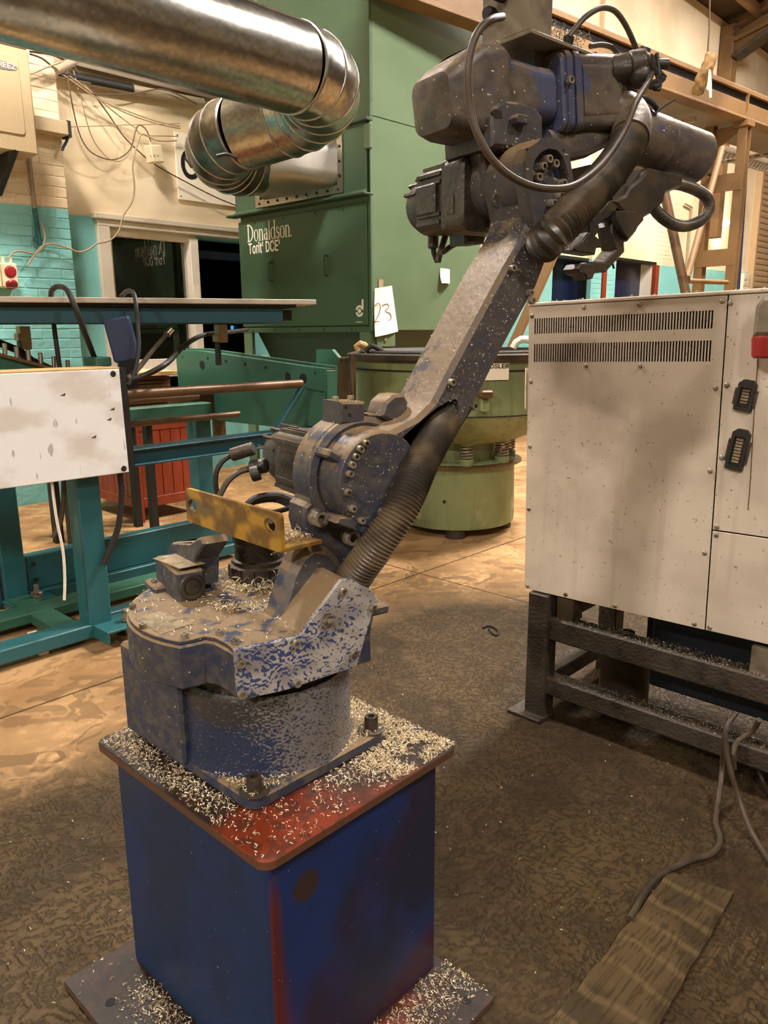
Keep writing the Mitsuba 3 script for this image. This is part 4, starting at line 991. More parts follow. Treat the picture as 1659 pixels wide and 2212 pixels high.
# red-brown wooden cabinet on the floor behind the feeder
wc = thing('wooden_cabinet', 'red-brown wooden cabinet with a frame and legs behind the feeder', 'cabinet')
WX0, WX1, WY0, WY1, WZ0, WZ1 = 3.02, 3.62, 5.60, 6.45, .13, .86
part(wc, 'body', bx(WX0 + .02, WX1 - .02, WY0 + .02, WY1 - .02, WZ0, WZ1 - .02), 'm_redwood')
part(wc, 'top', bx(WX0 - .01, WX1 + .01, WY0 - .01, WY1 + .01, WZ1 - .03, WZ1, .006), 'm_redwood')
for x in (WX0, WX1 - .06):
    for y in (WY0, WY1 - .06):
        part(wc, 'leg', bx(x, x + .06, y, y + .06, 0, WZ1 - .03, .004), 'm_redwood')
part(wc, 'rail', bx(WX0 + .06, WX1 - .06, WY0 + .004, WY0 + .03, WZ0 - .01, WZ0 + .07, .004), 'm_redwood')
part(wc, 'rail', bx(WX0 + .004, WX0 + .03, WY0 + .06, WY1 - .06, WZ0 - .01, WZ0 + .07, .004), 'm_redwood')
part(wc, 'rail', bx(WX0 + .06, WX1 - .06, WY0 + .004, WY0 + .03, WZ1 - .12, WZ1 - .03, .004), 'm_redwood')
for i in range(5):
    x = WX0 + .065 + i * .095
    part(wc, 'plank', bx(x, x + .09, WY0 + .012, WY0 + .03, WZ0 + .07, WZ1 - .12, .003), 'm_redwood')
for i in range(7):
    y = WY0 + .065 + i * .105
    part(wc, 'plank', bx(WX0 + .012, WX0 + .03, y, y + .1, WZ0 + .07, WZ1 - .04, .003), 'm_redwood')
# bits under the feeder
tb = thing('tube_lamp', 'two pale fluorescent tubes lying on the floor under the teal frame', 'lamp tube')
for i, (a, b) in enumerate([[[1.349, 4.2238, 0.03], [1.6009, 4.2024, 0.03]], [[1.3155, 4.1307, 0.03], [1.6001, 4.1161, 0.03]]]):
    part(tb, 'tube', cyl(a, b, .016, 10), 'm_white')
single('floor_tray', bx(*[1.3463, 1.3931], 3.55, 3.68, 0, .09, .004), 'm_white', 'white box end on the floor at the left picture edge under the feeder', 'box')

# ---------------------------------------------------------------- beige control cabinet
cb = thing('control_cabinet', 'beige steel control cabinet with two rows of vent slots', 'control cabinet')
CO = A([2.46, 1.575, .517]); CT = math.radians(1.3)
CU = A([0, -math.cos(CT), math.sin(CT)]); CV = A([0, math.sin(CT), math.cos(CT)]); CW = A([-1.0, 0, 0])   # right, up, towards the viewer
def cp(outline, w0, w1, b=0.0, holes=()): return prism(outline, w0, w1, CU, CV, CW, CO, b, holes)
def cq(u, v, w=0.0): return CO + CU * u + CV * v + CW * w
HT = 1.07
R4 = lambda a, b, c, d: [(a, c), (b, c), (b, d), (a, d)]
part(cb, 'body', cp(R4(.004, 1.5, .004, HT - .004), -.62, -.02), 'm_cab_dark')
part(cb, 'lid', cp(R4(-.004, 1.5, HT, HT + .012), -.64, .006, .003), 'm_cabinet')
part(cb, 'side_panel', cp(R4(-.004, 0, 0, HT), -.64, -.004), 'm_cabinet')
slots = []
for v0, v1 in ((.972, 1.026), (.872, .936)):
    for i in range(66):
        u = .022 + i * (.642 / 66); slots.append([(u, v0), (u + .0058, v0), (u + .0058, v1), (u, v1)])
pv = part(cb, 'panel', cp(R4(0, .699, 0, HT - .002), -.004, 0, holes=slots), 'm_cabinet', smooth=False)
part(cb, 'panel', cp(R4(.703, 1.5, .342, HT - .002), -.004, 0, .0012), 'm_cabinet')
part(cb, 'panel', cp(R4(.703, 1.5, 0, .338), -.004, 0, .0012), 'm_cabinet')
sc = [(.012, 1.035), (.22, 1.055), (.42, 1.054), (.685, 1.052), (.012, .80), (.012, .56), (.012, .32), (.012, .012), (.18, .012), (.38, .012), (.665, .012), (.683, .79), (.683, .53), (.683, .26), (.71, 1.045), (.716, .80), (.716, .575), (.716, .325), (.716, .352), (.716, .012), (.235, .858), (.435, .858)]
for u, v in sc:
    part(cb, 'screw', lathe([(.0085, 0), (.0085, .002), (.005, .005), (0, .0055)], cq(u, v), CW, 10), 'm_bolt')
# two multi-pole connectors: hood frame, pale insert, locking lever
for (u, v, h, n, lean) in ((.775, .765, .082, 5, 9), (.765, .60, .115, 8, 9)):
    rot = A([[math.cos(math.radians(lean)), math.sin(math.radians(lean))], [-math.sin(math.radians(lean)), math.cos(math.radians(lean))]])
    o = lambda pts: A(pts) @ rot.T + A([u, v])
    hw = .026
    cn = part(cb, 'connector', cp(o([(-hw, -h / 2), (hw, -h / 2), (hw, h / 2), (hw * .5, h / 2 + .012), (-hw * .5, h / 2 + .012), (-hw, h / 2)]), 0, .016, .003, holes=[o([(-hw * .62, -h / 2 + .012), (hw * .62, -h / 2 + .012), (hw * .62, h / 2 - .012), (-hw * .62, h / 2 - .012)])]), 'm_rubber')
    part(cn, 'insert', cp(o([(-hw * .62, -h / 2 + .012), (hw * .62, -h / 2 + .012), (hw * .62, h / 2 - .012), (-hw * .62, h / 2 - .012)]), 0, .008), 'm_rubber')
    for i in range(n):
        z = -h / 2 + .022 + i * (h - .036) / n
        part(cn, 'terminal', cp(o(R4(-hw * .42, hw * .42, z, z + (h - .036) / n * .72)), .006, .013, .001), 'm_tag')
    for s in (-1, 1): part(cn, 'lever', cp(o([(s * hw, -h * .3), (s * (hw + .007), -h * .3), (s * (hw + .007), h * .3), (s * hw, h * .3)][::int(s)]), .002, .014, .001), 'm_stand')
# grey plug with red ring at the right edge, its shadowed lead
pg = part(cb, 'plug', cp([(.806, .945), (.90, .945), (.90, 1.055), (.828, 1.055), (.81, 1.03)], 0, .09, .012), 'm_box')
part(pg, 'ring', lathe([(.050, 0), (.053, .006), (.050, .056), (.044, .062)], cq(.85, .945, .05), -CV, 24), 'm_red')
part(cb, 'drip_mark', tube([cq(.80, .88, .0), cq(.802, .7, .0005), cq(.806, .52, .0), cq(.806, .42, 0)], .0016, 6), 'm_tubing')

part(cb, 'side_sheet', cp([(-.012, .70), (-.0105, .70), (-.0105, .85), (-.012, .85)], -.20, .004), 'm_paper', label='white sheet stuck on the cabinet side')
part(cb, 'transformer_box', bx(2.62, 3.0, .12, 1.12, .20, .514, .006), 'm_navy', label='dark blue box slung under the cabinet')
# steel stand under the cabinet
sd_ = thing('cabinet_stand', 'dark oily steel stand with rails under the beige cabinet', 'stand')
part(sd_, 'leg', bx(2.44, 2.52, 1.46, 1.545, 0, .514, .004), 'm_stand')
part(sd_, 'leg', bx(2.44, 2.52, .02, .10, 0, .514, .004), 'm_stand')
part(sd_, 'leg', bx(3.02, 3.10, 1.46, 1.545, 0, .514, .004), 'm_stand')
part(sd_, 'leg', bx(3.02, 3.10, .02, .10, 0, .514, .004), 'm_stand')
part(sd_, 'rail', bx(2.455, 2.525, .0, 1.555, .335, .425, .006), 'm_stand')
part(sd_, 'rail', bx(2.455, 2.525, .0, 1.50, .105, .178, .006), 'm_stand')
part(sd_, 'rail', bx(2.5, 3.1, 1.475, 1.545, .10, .165, .005), 'm_stand')
part(sd_, 'rail', bx(2.5, 3.1, 1.475, 1.545, .36, .46, .005), 'm_stand')
part(sd_, 'rail', bx(3.03, 3.1, .0, 1.5, .36, .46, .005), 'm_stand')
part(sd_, 'rail', bx(2.5, 3.1, .02, .09, .36, .46, .005), 'm_stand')
part(sd_, 'foot', bx(2.40, 2.52, 1.45, 1.60, 0, .014, .003), 'm_stand')
part(sd_, 'spacer', bx(2.475, 2.55, 1.37, 1.44, .42, .514, .003), 'm_cable')
part(sd_, 'spacer', bx(2.475, 2.55, .66, .73, .42, .514, .003), 'm_box')
part(sd_, 'spacer', bx(2.80, 2.86, 1.15, 1.22, .30, .514, .003), 'm_navy')
single('oil_can', lathe([(.09, 0), (.1, .01), (.1, .24), (.06, .28), (.03, .29), (.03, .31)], (2.80, 1.30, 0), (0, 0, 1), 24), 'm_cable', 'dim cylindrical can standing on the floor behind the stand rails', 'can')

# ---------------------------------------------------------------- pedestal
pd = thing('robot_pedestal', 'blue painted square steel pedestal with a red-worn top plate under the robot', 'pedestal')
part(pd, 'column', prism(rrect(.725, 1.208, .985, 1.542, .012), .012, .58, (1, 0, 0), (0, 1, 0), (0, 0, 1)), 'm_pedestal')
part(pd, 'top_plate', prism(rrect(.694, 1.240, .950, 1.574, .028, 6), .58, .60, (1, 0, 0), (0, 1, 0), (0, 0, 1), b=.002), 'm_plate')
fpl = part(pd, 'floor_plate', prism(rrect(.572, 1.232, .826, 1.598, .01), 0, .014, (1, 0, 0), (0, 1, 0), (0, 0, 1), b=.002), 'm_plate')
for x, y in ((.62, 1.46), (.62, 1.0), (1.18, .87), (1.18, 1.57)):
    part(fpl, 'bolt_hole', cyl((x, y, .0135), (x, y, .0148), .012, 14), 'm_cab_dark')

# ---------------------------------------------------------------- robot: x along the arm, y away from the viewer, z up from the top plate
rb = thing('industrial_robot', 'grimy dark blue industrial robot arm bolted on the blue pedestal', 'robot')
RM = np.eye(4); RM[:3, :3] = rotz(-13.5); RM[:3, 3] = (.957, 1.27, .60)
def rp(name, mesh, mat_='m_robot', parent=None, smooth=35, label=None, kind=None):
    m = mesh.copy(); m.apply_transform(RM)
    return part(parent or rb, name, m, mat_, smooth, label, kind)
XZ = dict(U=(1, 0, 0), V=(0, 0, 1), W=(0, 1, 0))
XY = dict(U=(1, 0, 0), V=(0, 1, 0), W=(0, 0, 1))
YZ = dict(U=(0, 1, 0), V=(0, 0, 1), W=(1, 0, 0))
R13 = rotz(13.5)
def screws(parent, pts, axis, r, h, mat_='m_bolt', name='bolt', **kw):
    for p in pts: rp(name, bolt_mesh(p, axis, r, h, **kw), mat_, parent)

# foot flange, drum, cable outlet box
bs = rp('base', moved(prism(rrect(-.188, .188, -.188, .188, .03, 5), 0, .028, **XY, b=.004), R13), 'm_robot')
rp('drum', lathe([(.188, .02), (.188, .034), (.184, .05), (.184, .185), (.176, .20)], (0, 0, 0), (0, 0, 1), 72), 'm_drum')
rp('turning_neck', lathe([(.165, .195), (.165, .24)], (0, 0, 0), (0, 0, 1), 56), 'm_motor')
ob = rp('outlet_box', moved(prism([(-.198, .02), (-.198, .222), (-.192, .229), (-.06, .229), (-.06, .02)], .03, .272, **XZ, b=.006), R13), 'm_robot')
for x, y in ((-.163, -.163), (.163, -.163), (-.163, .163), (.163, .163)):
    p = R13 @ A([x, y, .028])
    rp('anchor_bolt', bolt_mesh(p, (0, 0, 1), .0155, .03, washer=.03), 'm_stand', bs)

# turret: lobed slab with a lid
lobe = [(-.007 + .262 * math.cos(a), .048 + .262 * math.sin(a)) for a in np.radians([216, 208, 200, 192, 184, 176, 168, 158, 148, 138, 128, 116, 104, 90, 76, 62, 48])]
turret = [(-.146, -.196), (-.152, -.150), (-.158, -.122), (-.170, -.106), (-.192, -.108), (-.206, -.107)][::1] + lobe + [(.19, .16), (.19, -.05), (.15, -.196)]
lt = rp('turret', prism(turret, .232, .322, **XY, b=.004), 'm_robot')
rp('lid', prism(inset(turret, .004)[1], .3225, .331, **XY, b=.0015), 'm_robot', lt)
for x, y in [[-0.2407, 0.1316], [-0.2548, 0.0078], [-0.2034, -0.0899], [-0.142, -0.1119], [-0.135, -0.1714]]:
    rp('bolt', bolt_mesh((x, y, .331), (0, 0, 1), .0075, .010), 'm_bolt', lt)
rp('plaque', prism([[-0.2542, 0.0687], [-0.1999, 0.0772], [-0.1661, -0.0313], [-0.2369, -0.0479]], .331, .3325, **XY), 'm_tag', lt, label='worn name plate on the turret lid')

# cover plate and the casting web behind it
PL = [[-0.1497, 0.3337], [-0.0221, 0.3306], [-0.009, 0.3362], [0.0141, 0.3635], [0.0786, 0.4268], [0.0965, 0.4264], [0.1524, 0.3896], [0.161, 0.366], [0.1473, 0.3349], [0.1264, 0.2782], [0.1113, 0.2352], [0.0549, 0.2326], [-0.0519, 0.2266], [-0.1266, 0.231], [-0.143, 0.2375], [-0.148, 0.2474]]
cv = rp('cover_plate', prism(PL, -.206, -.196, **XZ, b=.0015), 'm_cover', label='scratched grey and blue cover plate')
screws(cv, [(x, -.206, z) for x, z in [[-0.1406, 0.307], [-0.027, 0.3195], [0.0795, 0.4045], [0.1479, 0.3567], [0.1024, 0.2679], [-0.028, 0.2379], [-0.1411, 0.2458]]], (0, -1, 0), .0085, .011)
hx, hz = [0.0438, 0.3532]
rp('lock_nut', cat(bolt_mesh((hx, -.206, hz), (0, -1, 0), .0135, .014, False), cyl((hx, -.206, hz), (hx, -.232, hz), .0075, 12)), 'm_bolt', cv)
web = inset(PL, .004)[1]
rp('web', prism(web, -.197, -.055, **XZ, b=.003), 'm_robot')
CB = [[-0.0305, 0.3123], [-0.0104, 0.3424], [0.006, 0.3825], [0.0203, 0.4229], [0.0427, 0.4549], [0.0734, 0.4739], [0.1126, 0.4617], [0.1366, 0.4353], [0.1655, 0.3928], [0.2265, 0.3398], [0.2335, 0.3111], [0.2124, 0.205], [0.0386, 0.2255]]
rp('casting', prism(CB, -.10, -.03, **XZ, b=.016), 'm_robot')
rp('stop_block', bx(.14, .215, -.17, -.06, .318, .338, .004), 'm_robot')
# shoulder yoke: thick ring plate with its pillar
SC = (.197, .606)
yk = [(SC[0] + .124 * math.cos(a), SC[1] + .124 * math.sin(a)) for a in np.radians(np.linspace(-35, 205, 34))]
yoke = yk + [[0.08, 0.5735], [0.0753, 0.5605], [0.0634, 0.5523], [0.0601, 0.5196], [0.0724, 0.4704], [0.0958, 0.4546], [0.1619, 0.3919], [0.2205, 0.3599], [0.2576, 0.4176]]
yo = rp('yoke', prism(yoke, -.085, -.01, **XZ, b=.007), 'm_robot')
rp('yoke_rim', lathe_ring([(.106, 0), (.124, 0), (.124, .012), (.112, .018), (.106, .016)], (SC[0], -.083, SC[1]), (0, -1, 0), 64), 'm_robot', yo)
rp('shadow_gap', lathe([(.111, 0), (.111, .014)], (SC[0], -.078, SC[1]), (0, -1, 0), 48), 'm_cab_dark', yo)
bxp = [0.0878, 0.5295]
rp('hub_bolt', lathe([(.0185, 0), (.0185, .026), (.0165, .03), (.0095, .03), (.009, .012), (0, .012)], (bxp[0], -.085, bxp[1]), (0, -1, 0), 24), 'm_bolt', yo)
bx2 = [0.163, 0.4776]
rp('hub_bolt', lathe([(.018, 0), (.018, .026), (.016, .03), (.0095, .03), (.009, .012), (0, .012)], (bx2[0], -.085, bx2[1]), (0, -1, 0), 24), 'm_bolt', yo)
bkx = [[0.1447, 0.7633], [0.2045, 0.7602], [0.2037, 0.7128], [0.1436, 0.717]]
bk = rp('stop_housing', prism(bkx, -.10, -.02, **XZ, b=.005), 'm_robot')
screws(bk, [(x, -.06, bkx[0][1]) for x in (bkx[0][0] + .012, bkx[1][0] - .012)], (0, 0, 1), .007, .008)
for x, z in [[0.1573, 0.7513], [0.1657, 0.7348]]:
    rp('hole', cyl((x, -.1008, z), (x, -.0995, z), .004, 10), 'm_cab_dark', bk)

# shoulder motor: finned square body, end bell, plugs
def motor(y0, y1, c, hw, name, fins=True):
    x, z = c
    mo = rp(name, moved(prism(rrect(-hw, hw, -hw, hw, hw * .35, 4), 0, (y1 - y0) * .62, **XZ, b=.004), None, (x, y0, z)), 'm_motor')
    ym = y0 + (y1 - y0) * .62
    rp('end_bell', lathe([(hw * .98, 0), (hw * 1.0, .01), (hw * .98, (y1 - ym) * .5), (hw * .8, (y1 - ym) * .85), (hw * .45, y1 - ym), (0, y1 - ym)], (x, ym, z), (0, 1, 0), 28), 'm_motor', mo)
    rp('mount', prism(rrect(x - hw * 1.12, x + hw * 1.12, z - hw * 1.12, z + hw * 1.12, .012, 3), y0 - .012, y0 + .012, **XZ, b=.003), 'm_motor', mo)
    for s in (-1, 1):
        for k in (-.75, -.5, .5, .75):
            rp('fin', bx(x - hw - .006, x - hw + .01, y0 + .02, ym - .01, z + hw * k - .004, z + hw * k + .004), 'm_motor', mo) if s < 0 else rp('fin', bx(x + hw * k - .004, x + hw * k + .004, y0 + .02, ym - .01, z + hw - .01, z + hw + .006), 'm_motor', mo)
    for k in range(7):
        a = math.radians(200 + k * 22)
        rp('rib', moved(bx(-.003, .003, ym + .006, y1 - .02, hw * .90, hw * 1.04), A([[math.cos(a + PI / 2), 0, math.sin(a + PI / 2)], [0, 1, 0], [-math.sin(a + PI / 2), 0, math.cos(a + PI / 2)]]), (x, 0, z)), 'm_motor', mo)
    return mo, ym
m1, ym1 = motor(-.005, .30, SC, .072, 'shoulder_motor')
rp('sticker', bx(SC[0] - .0712, SC[0] - .069, .075, .085, SC[1] - .03, SC[1] + .02), 'm_tag', m1)
PT = lambda pts: [A(p) for p in pts]
rp('plug', cyl([0.0817, 0.2, 0.6383], [0.042, 0.24, 0.6205], .016, 14, b=.003), 'm_motor', m1)
rp('plug', cyl([0.098, 0.17, 0.6004], [0.0736, 0.2, 0.5932], .018, 14, b=.003), 'm_motor', m1)
rp('plug', bolt_mesh([0.071, 0.15, 0.5898], (-.6, .3, -.2), .018, .02), 'm_motor', m1)
rp('cable', tube([[0.0456, 0.24, 0.6224], [0.0207, 0.24, 0.6093], [0.0034, 0.24, 0.5858], [-0.0006, 0.24, 0.5565], [0.0024, 0.24, 0.5307]], .0065, 8), 'm_rubber', m1)
rp('cable', tube([[0.0759, 0.2, 0.5908], [0.0467, 0.2, 0.5872], [0.0173, 0.2, 0.5707], [-0.0009, 0.2, 0.5467], [-0.0084, 0.2, 0.5345]], .0075, 8), 'm_cable', m1)
for i, o in enumerate((0, .013, .026)):
    rp('cable', tube([A(q) + A([0, .012 * i, -o * .5]) for q in [[0.0205, 0.12, 0.5174], [0.0381, 0.12, 0.5343], [0.0723, 0.12, 0.5397], [0.0974, 0.1, 0.5412], [0.1121, 0.06, 0.5337], [0.1198, 0.02, 0.5159]]], .0085, 8), 'm_rubber', m1)
rp('cable', tube([[0.0502, 0.05, 0.5163], [0.0782, 0.05, 0.5188], [0.1125, 0.05, 0.5238], [0.1356, 0.05, 0.524]], .006, 8), 'm_rubber', m1)

# waist motor standing on the lid
WM = [0.0319, 0.1158]
wx, wy = WM[0] + .035, WM[1] + .045
wm = rp('waist_motor', lathe([(.070, .331), (.070, .372), (.064, .376), (.064, .385), (.057, .388), (.057, .43), (.061, .432), (.061, .46), (.05, .475), (0, .475)], (wx, wy, 0), (0, 0, 1), 32), 'm_motor')
for k in range(14):
    a = 2 * PI * k / 14
    rp('rib', moved(bx(.066, .0735, -.005, .005, .335, .372), rotz(math.degrees(a)), (wx, wy, 0)), 'm_motor', wm)

# yellow bracket
d43, d48 = [-0.1736, 0.9848, 0], [0.9877, 0.1564, 0]
yb_o = A([-.02, -.146, .483])
cnr = lambda u0, v0, u1, v1, r: rrect(u0, u1, v0, v1, r, 3)
hole = lambda cx, cz: ngon(.0115, 16, (cx, cz)) * A([1, 1.25]) - A([0, cz * .25])
yb = rp('yellow_bracket', prism(cnr(0, 0, .365, .078, .01), 0, .009, d43, (0, 0, 1), d48, yb_o, holes=[ngon(1, 20) * A([.019, .014]) + A([.036, .05]), ngon(1, 20) * A([.019, .014]) + A([.335, .042])]), 'm_yellow', label='yellow angle bracket')
rp('bracket_foot', prism([(0, 0), (.10, 0), (.10, .09), (0, .09)], 0, .009, d48, d43, (0, 0, 1), yb_o, b=.001), 'm_yellow', yb)

# gearbox with round cap and tilted plaque, on its ledge
gx, gy = -.148, .110
gb = rp('gearbox', bx(gx, gx + .062, gy, gy + .158, .325, .398, .005), 'm_robot')
rp('gear_cap', lathe([(.029, 0), (.030, .004), (.027, .008), (.021, .008), (.020, .004), (.017, .004), (.016, .008), (0, .009)], (gx + .031, gy, .362), (0, -1, 0), 28), 'm_motor', gb)
rp('plaque', moved(bx(-.028, .032, -.06, .085, 0, .002), rotz(6) @ rotx(-4), (gx + .028, gy + .062, .402)), 'm_tag', gb, label='dusty name plate lying on the gearbox')
rp('ledge', bx(gx - .025, gx + .03, gy + .09, gy + .17, .325, .343, .004), 'm_robot', gb)
screws(gb, [(gx - .012, gy + .135, .343)], (0, 0, 1), .007, .006)
# S-shaped cast bracket behind it
SB = [[0.3271, 0.3954], [0.2853, 0.4189], [0.1558, 0.446], [0.1122, 0.4663], [0.0829, 0.4769], [0.0687, 0.4637], [0.1062, 0.4341], [0.1352, 0.4133], [0.149, 0.3478], [0.1993, 0.3338], [0.197, 0.3814], [0.2269, 0.3873], [0.3154, 0.369], [0.3311, 0.3757]]
rp('cable_bracket', prism(SB, -.10, -.04, **YZ, b=.004), 'm_robot')

# ---------------------------------------------------------------- lower arm
hub = rp('lower_arm_hub', lathe([(.105, 0), (.105, .028), (.102, .034), (.101, .075), (.096, .082), (.0, .083)], (SC[0], -.088, SC[1]), (0, -1, 0), 72), 'm_robot')
BO = [[0.1582, 0.6861], [0.1452, 0.6758], [0.1343, 0.6616], [0.1256, 0.6467], [0.1199, 0.6289], [0.1155, 0.5921], [0.1257, 0.558], [0.1461, 0.531], [0.1735, 0.5175], [0.1951, 0.5427]]
screws(hub, [(x, -.170, z) for x, z in BO], (0, -1, 0), .0076, .011)
rp('boss', moved(bx(-.02, .03, -.155, -.095, -.009, .009, .004), A([[.87, 0, .5], [0, 1, 0], [-.5, 0, .87]]), (SC[0] - .095, 0, SC[1] + .055)), 'm_robot', hub)
FT = [[0.0992, 0.5428], [0.0915, 0.5307], [0.1689, 0.4924], [0.2087, 0.5258]]
rp('boss', prism(FT, -.168, -.115, **XZ, b=.003), 'm_robot', hub)
# beam: outline in the plane of its near face
RIDGE = [[0.5522, 1.2412], [0.5621, 1.1987], [0.5728, 1.1676], [0.5809, 1.1395], [0.5691, 1.1051], [0.513, 1.0312], [0.4457, 0.9338], [0.3689, 0.8212], [0.3275, 0.7583], [0.2864, 0.7274], [0.2381, 0.7099], [0.1933, 0.6946], [0.1713, 0.6825]]
LOW = [[0.2148, 0.5835], [0.2516, 0.5742], [0.2905, 0.5924], [0.3216, 0.6128], [0.3569, 0.6352], [0.379, 0.6571], [0.3998, 0.6913], [0.432, 0.7328], [0.4642, 0.7827], [0.5003, 0.8407], [0.5663, 0.9345], [0.6115, 0.9959], [0.6517, 1.0791], [0.6848, 1.1621], [0.6952, 1.2201]]
beam_o = RIDGE + LOW
beam = prism(beam_o, -.170, -.03, **XZ, b=.010)
import manifold3d as m3
def to_m(m): return m3.Manifold(m3.Mesh(np.asarray(m.vertices, np.float32), np.asarray(m.faces, np.uint32)))
def from_m(m):
    q = m.to_mesh(); return tm(q.vert_properties[:, :3], q.tri_verts)
def cut(a, *bs_):
    x = to_m(trimesh.Trimesh(a.vertices, a.faces))
    for b in bs_: x = x - to_m(trimesh.Trimesh(b.vertices, b.faces))
    return from_m(x)
# slot where the conduit dives into the beam, open towards the hub
SL = [[0.3923, 0.7548], [0.3847, 0.761], [0.3675, 0.758], [0.3372, 0.7462], [0.3017, 0.7245], [0.2609, 0.6988], [0.221, 0.6708], [0.2174, 0.6312], [0.2493, 0.6164], [0.2903, 0.6298], [0.3262, 0.645], [0.359, 0.6668], [0.3833, 0.6994], [0.3952, 0.7331]]
beam = cut(beam, prism(SL, -.19, -.075, **XZ))
ba = rp('lower_arm', beam, 'm_robot', smooth=30)
NK = [[0.1559, 0.644], [0.1714, 0.6567], [0.2173, 0.6811], [0.2655, 0.68], [0.2491, 0.635], [0.2395, 0.5772], [0.2219, 0.5299], [0.1818, 0.5255]]
rp('neck', prism(NK, -.15, -.05, **XZ, b=.008), 'm_robot', ba)
KN = [[0.2359, 0.7286], [0.2478, 0.757], [0.2689, 0.7714], [0.2949, 0.7721], [0.3068, 0.7538], [0.2995, 0.7225], [0.2685, 0.7127]]
rp('knob', prism(KN, -.11, -.045, **XZ, b=.006), 'm_robot', ba)
rp('ledge', prism([[0.2151, 0.7331], [0.2522, 0.7317], [0.2841, 0.7218], [0.2696, 0.6928], [0.2227, 0.7012]], -.09, -.04, **XZ, b=.003), 'm_robot', ba)
screws(ba, [(x, -.170, z) for x, z in [[0.3702, 0.7965], [0.4313, 0.7429], [0.5295, 1.0298], [0.5827, 0.9805], [0.5891, 0.964]]], (0, -1, 0), .0078, .012)

# elbow: near flange with a recess and its ring of screws, carrier behind
EC = (.627, 1.222)
fo = [[0.5474, 1.2411], [0.5543, 1.2578], [0.5602, 1.2709], [0.5742, 1.2778], [0.5843, 1.287], [0.5998, 1.2933], [0.6157, 1.2961], [0.6321, 1.2935], [0.6447, 1.2877], [0.6614, 1.2859], [0.6715, 1.2797], [0.6757, 1.259], [0.683, 1.2346], [0.6885, 1.2163], [0.6802, 1.1703], [0.656, 1.1066], [0.6152, 1.0899], [0.5798, 1.1161], [0.5642, 1.1613], [0.5518, 1.2012]]
ri = [[0.5676, 1.227], [0.5731, 1.2473], [0.5882, 1.2624], [0.6117, 1.2731], [0.6361, 1.2722], [0.6547, 1.2604], [0.6673, 1.2386], [0.6774, 1.2125], [0.6693, 1.1647], [0.6474, 1.1318], [0.6174, 1.1242], [0.5861, 1.1491], [0.5709, 1.1874]]
ef = rp('elbow_flange', prism(fo, -.186, -.150, **XZ, holes=[ri]), 'm_robot')
rp('recess', prism(ri, -.162, -.152, **XZ), 'm_bluebox', ef)
rp('hub_cap', lathe([(.02, 0), (.02, .006), (.015, .01), (0, .01)], (*[0.6263], -.162, 1.2182), (0, -1, 0), 24), 'm_robot', ef)
screws(ef, [(x, -.162, z) for x, z in [[0.6158, 1.2532], [0.6352, 1.2461], [0.6005, 1.2371], [0.5883, 1.215], [0.661, 1.2096], [0.6543, 1.1837], [0.6344, 1.1671]]], (0, -1, 0), .0092, .026)
for x, z in [[0.5495, 1.2636], [0.6542, 1.2743]]:
    rp('hole', cyl((x, -.1868, z), (x, -.1855, z), .003, 8), 'm_cab_dark', ef)
ca = rp('elbow_carrier', lathe([(.072, 0), (.078, .01), (.078, .06), (.066, .07), (.066, .125), (.074, .13), (.074, .16)], (EC[0], -.15, EC[1]), (0, 1, 0), 48), 'm_robot')
screws(ca, [(EC[0] + .070 * math.cos(a), -.082, EC[1] + .070 * math.sin(a)) for a in np.radians([100, 125, 150, 175, 200])], (0, -1, 0), .007, .012)
ep = rp('elbow_plate', prism([[0.5511, 1.2838], [0.5732, 1.3092], [0.6133, 1.3332], [0.6621, 1.3371], [0.6779, 1.3015], [0.6397, 1.1879], [0.5979, 1.1747], [0.5695, 1.2022]], -.04, .03, **XZ, b=.006), 'm_robot')
rp('boss', cyl([0.6027, -0.03, 1.1887], [0.5727, -0.08, 1.1825], .018, 16, b=.003), 'm_robot', ep)
# elbow motor
m2, ym2 = motor(.075, .275, (EC[0] - .012, EC[1] - .012), .072, 'elbow_motor')
ex_, ez_ = EC[0] - .012, EC[1] - .012
rp('gear_housing', moved(prism(rrect(-.085, .085, -.085, .085, .03, 4), .0, .075, **XZ, b=.006), None, (ex_ + .0, .0, ez_)), 'm_motor', m2)
rp('terminal_box', bx(ex_ - .082, ex_ - .06, .11, .19, ez_ - .035, ez_ + .035, .004), 'm_motor', m2)
rp('badge', bx(ex_ - .087, ex_ - .083, .03, .055, ez_ - .045, ez_ - .005), 'm_tag' if False else 'm_stand', m2)
rp('plug', cat(cyl([0.6288, 0.25, 1.1887], [0.6352, 0.25, 1.1492], .017, 14, b=.003), cyl([0.6352, 0.25, 1.1492], [0.6355, 0.25, 1.1123], .014, 14, b=.003)), 'm_motor', m2)
rp('plug', prism([[0.6204, 1.1664], [0.6989, 1.1805], [0.6998, 1.1473], [0.684, 1.1129], [0.6243, 1.1087]], .10, .17, **XZ, b=.006), 'm_motor', m2)
rp('cable', tube([[0.6355, 0.25, 1.1146], [0.6387, 0.25, 1.0997], [0.6496, 0.25, 1.0792]], .007, 8), 'm_rubber', m2)
rp('cable', tube([[0.6422, 0.2, 1.1613], [0.6365, 0.2, 1.1385], [0.6264, 0.2, 1.1131], [0.6192, 0.2, 1.0947], [0.6135, 0.2, 1.0741]], .008, 8), 'm_motor', m2)
rp('cable', tube([[0.6633, 0.18, 1.1211], [0.6409, 0.18, 1.1121], [0.6187, 0.18, 1.0986], [0.607, 0.18, 1.0947]], .007, 8), 'm_motor', m2)

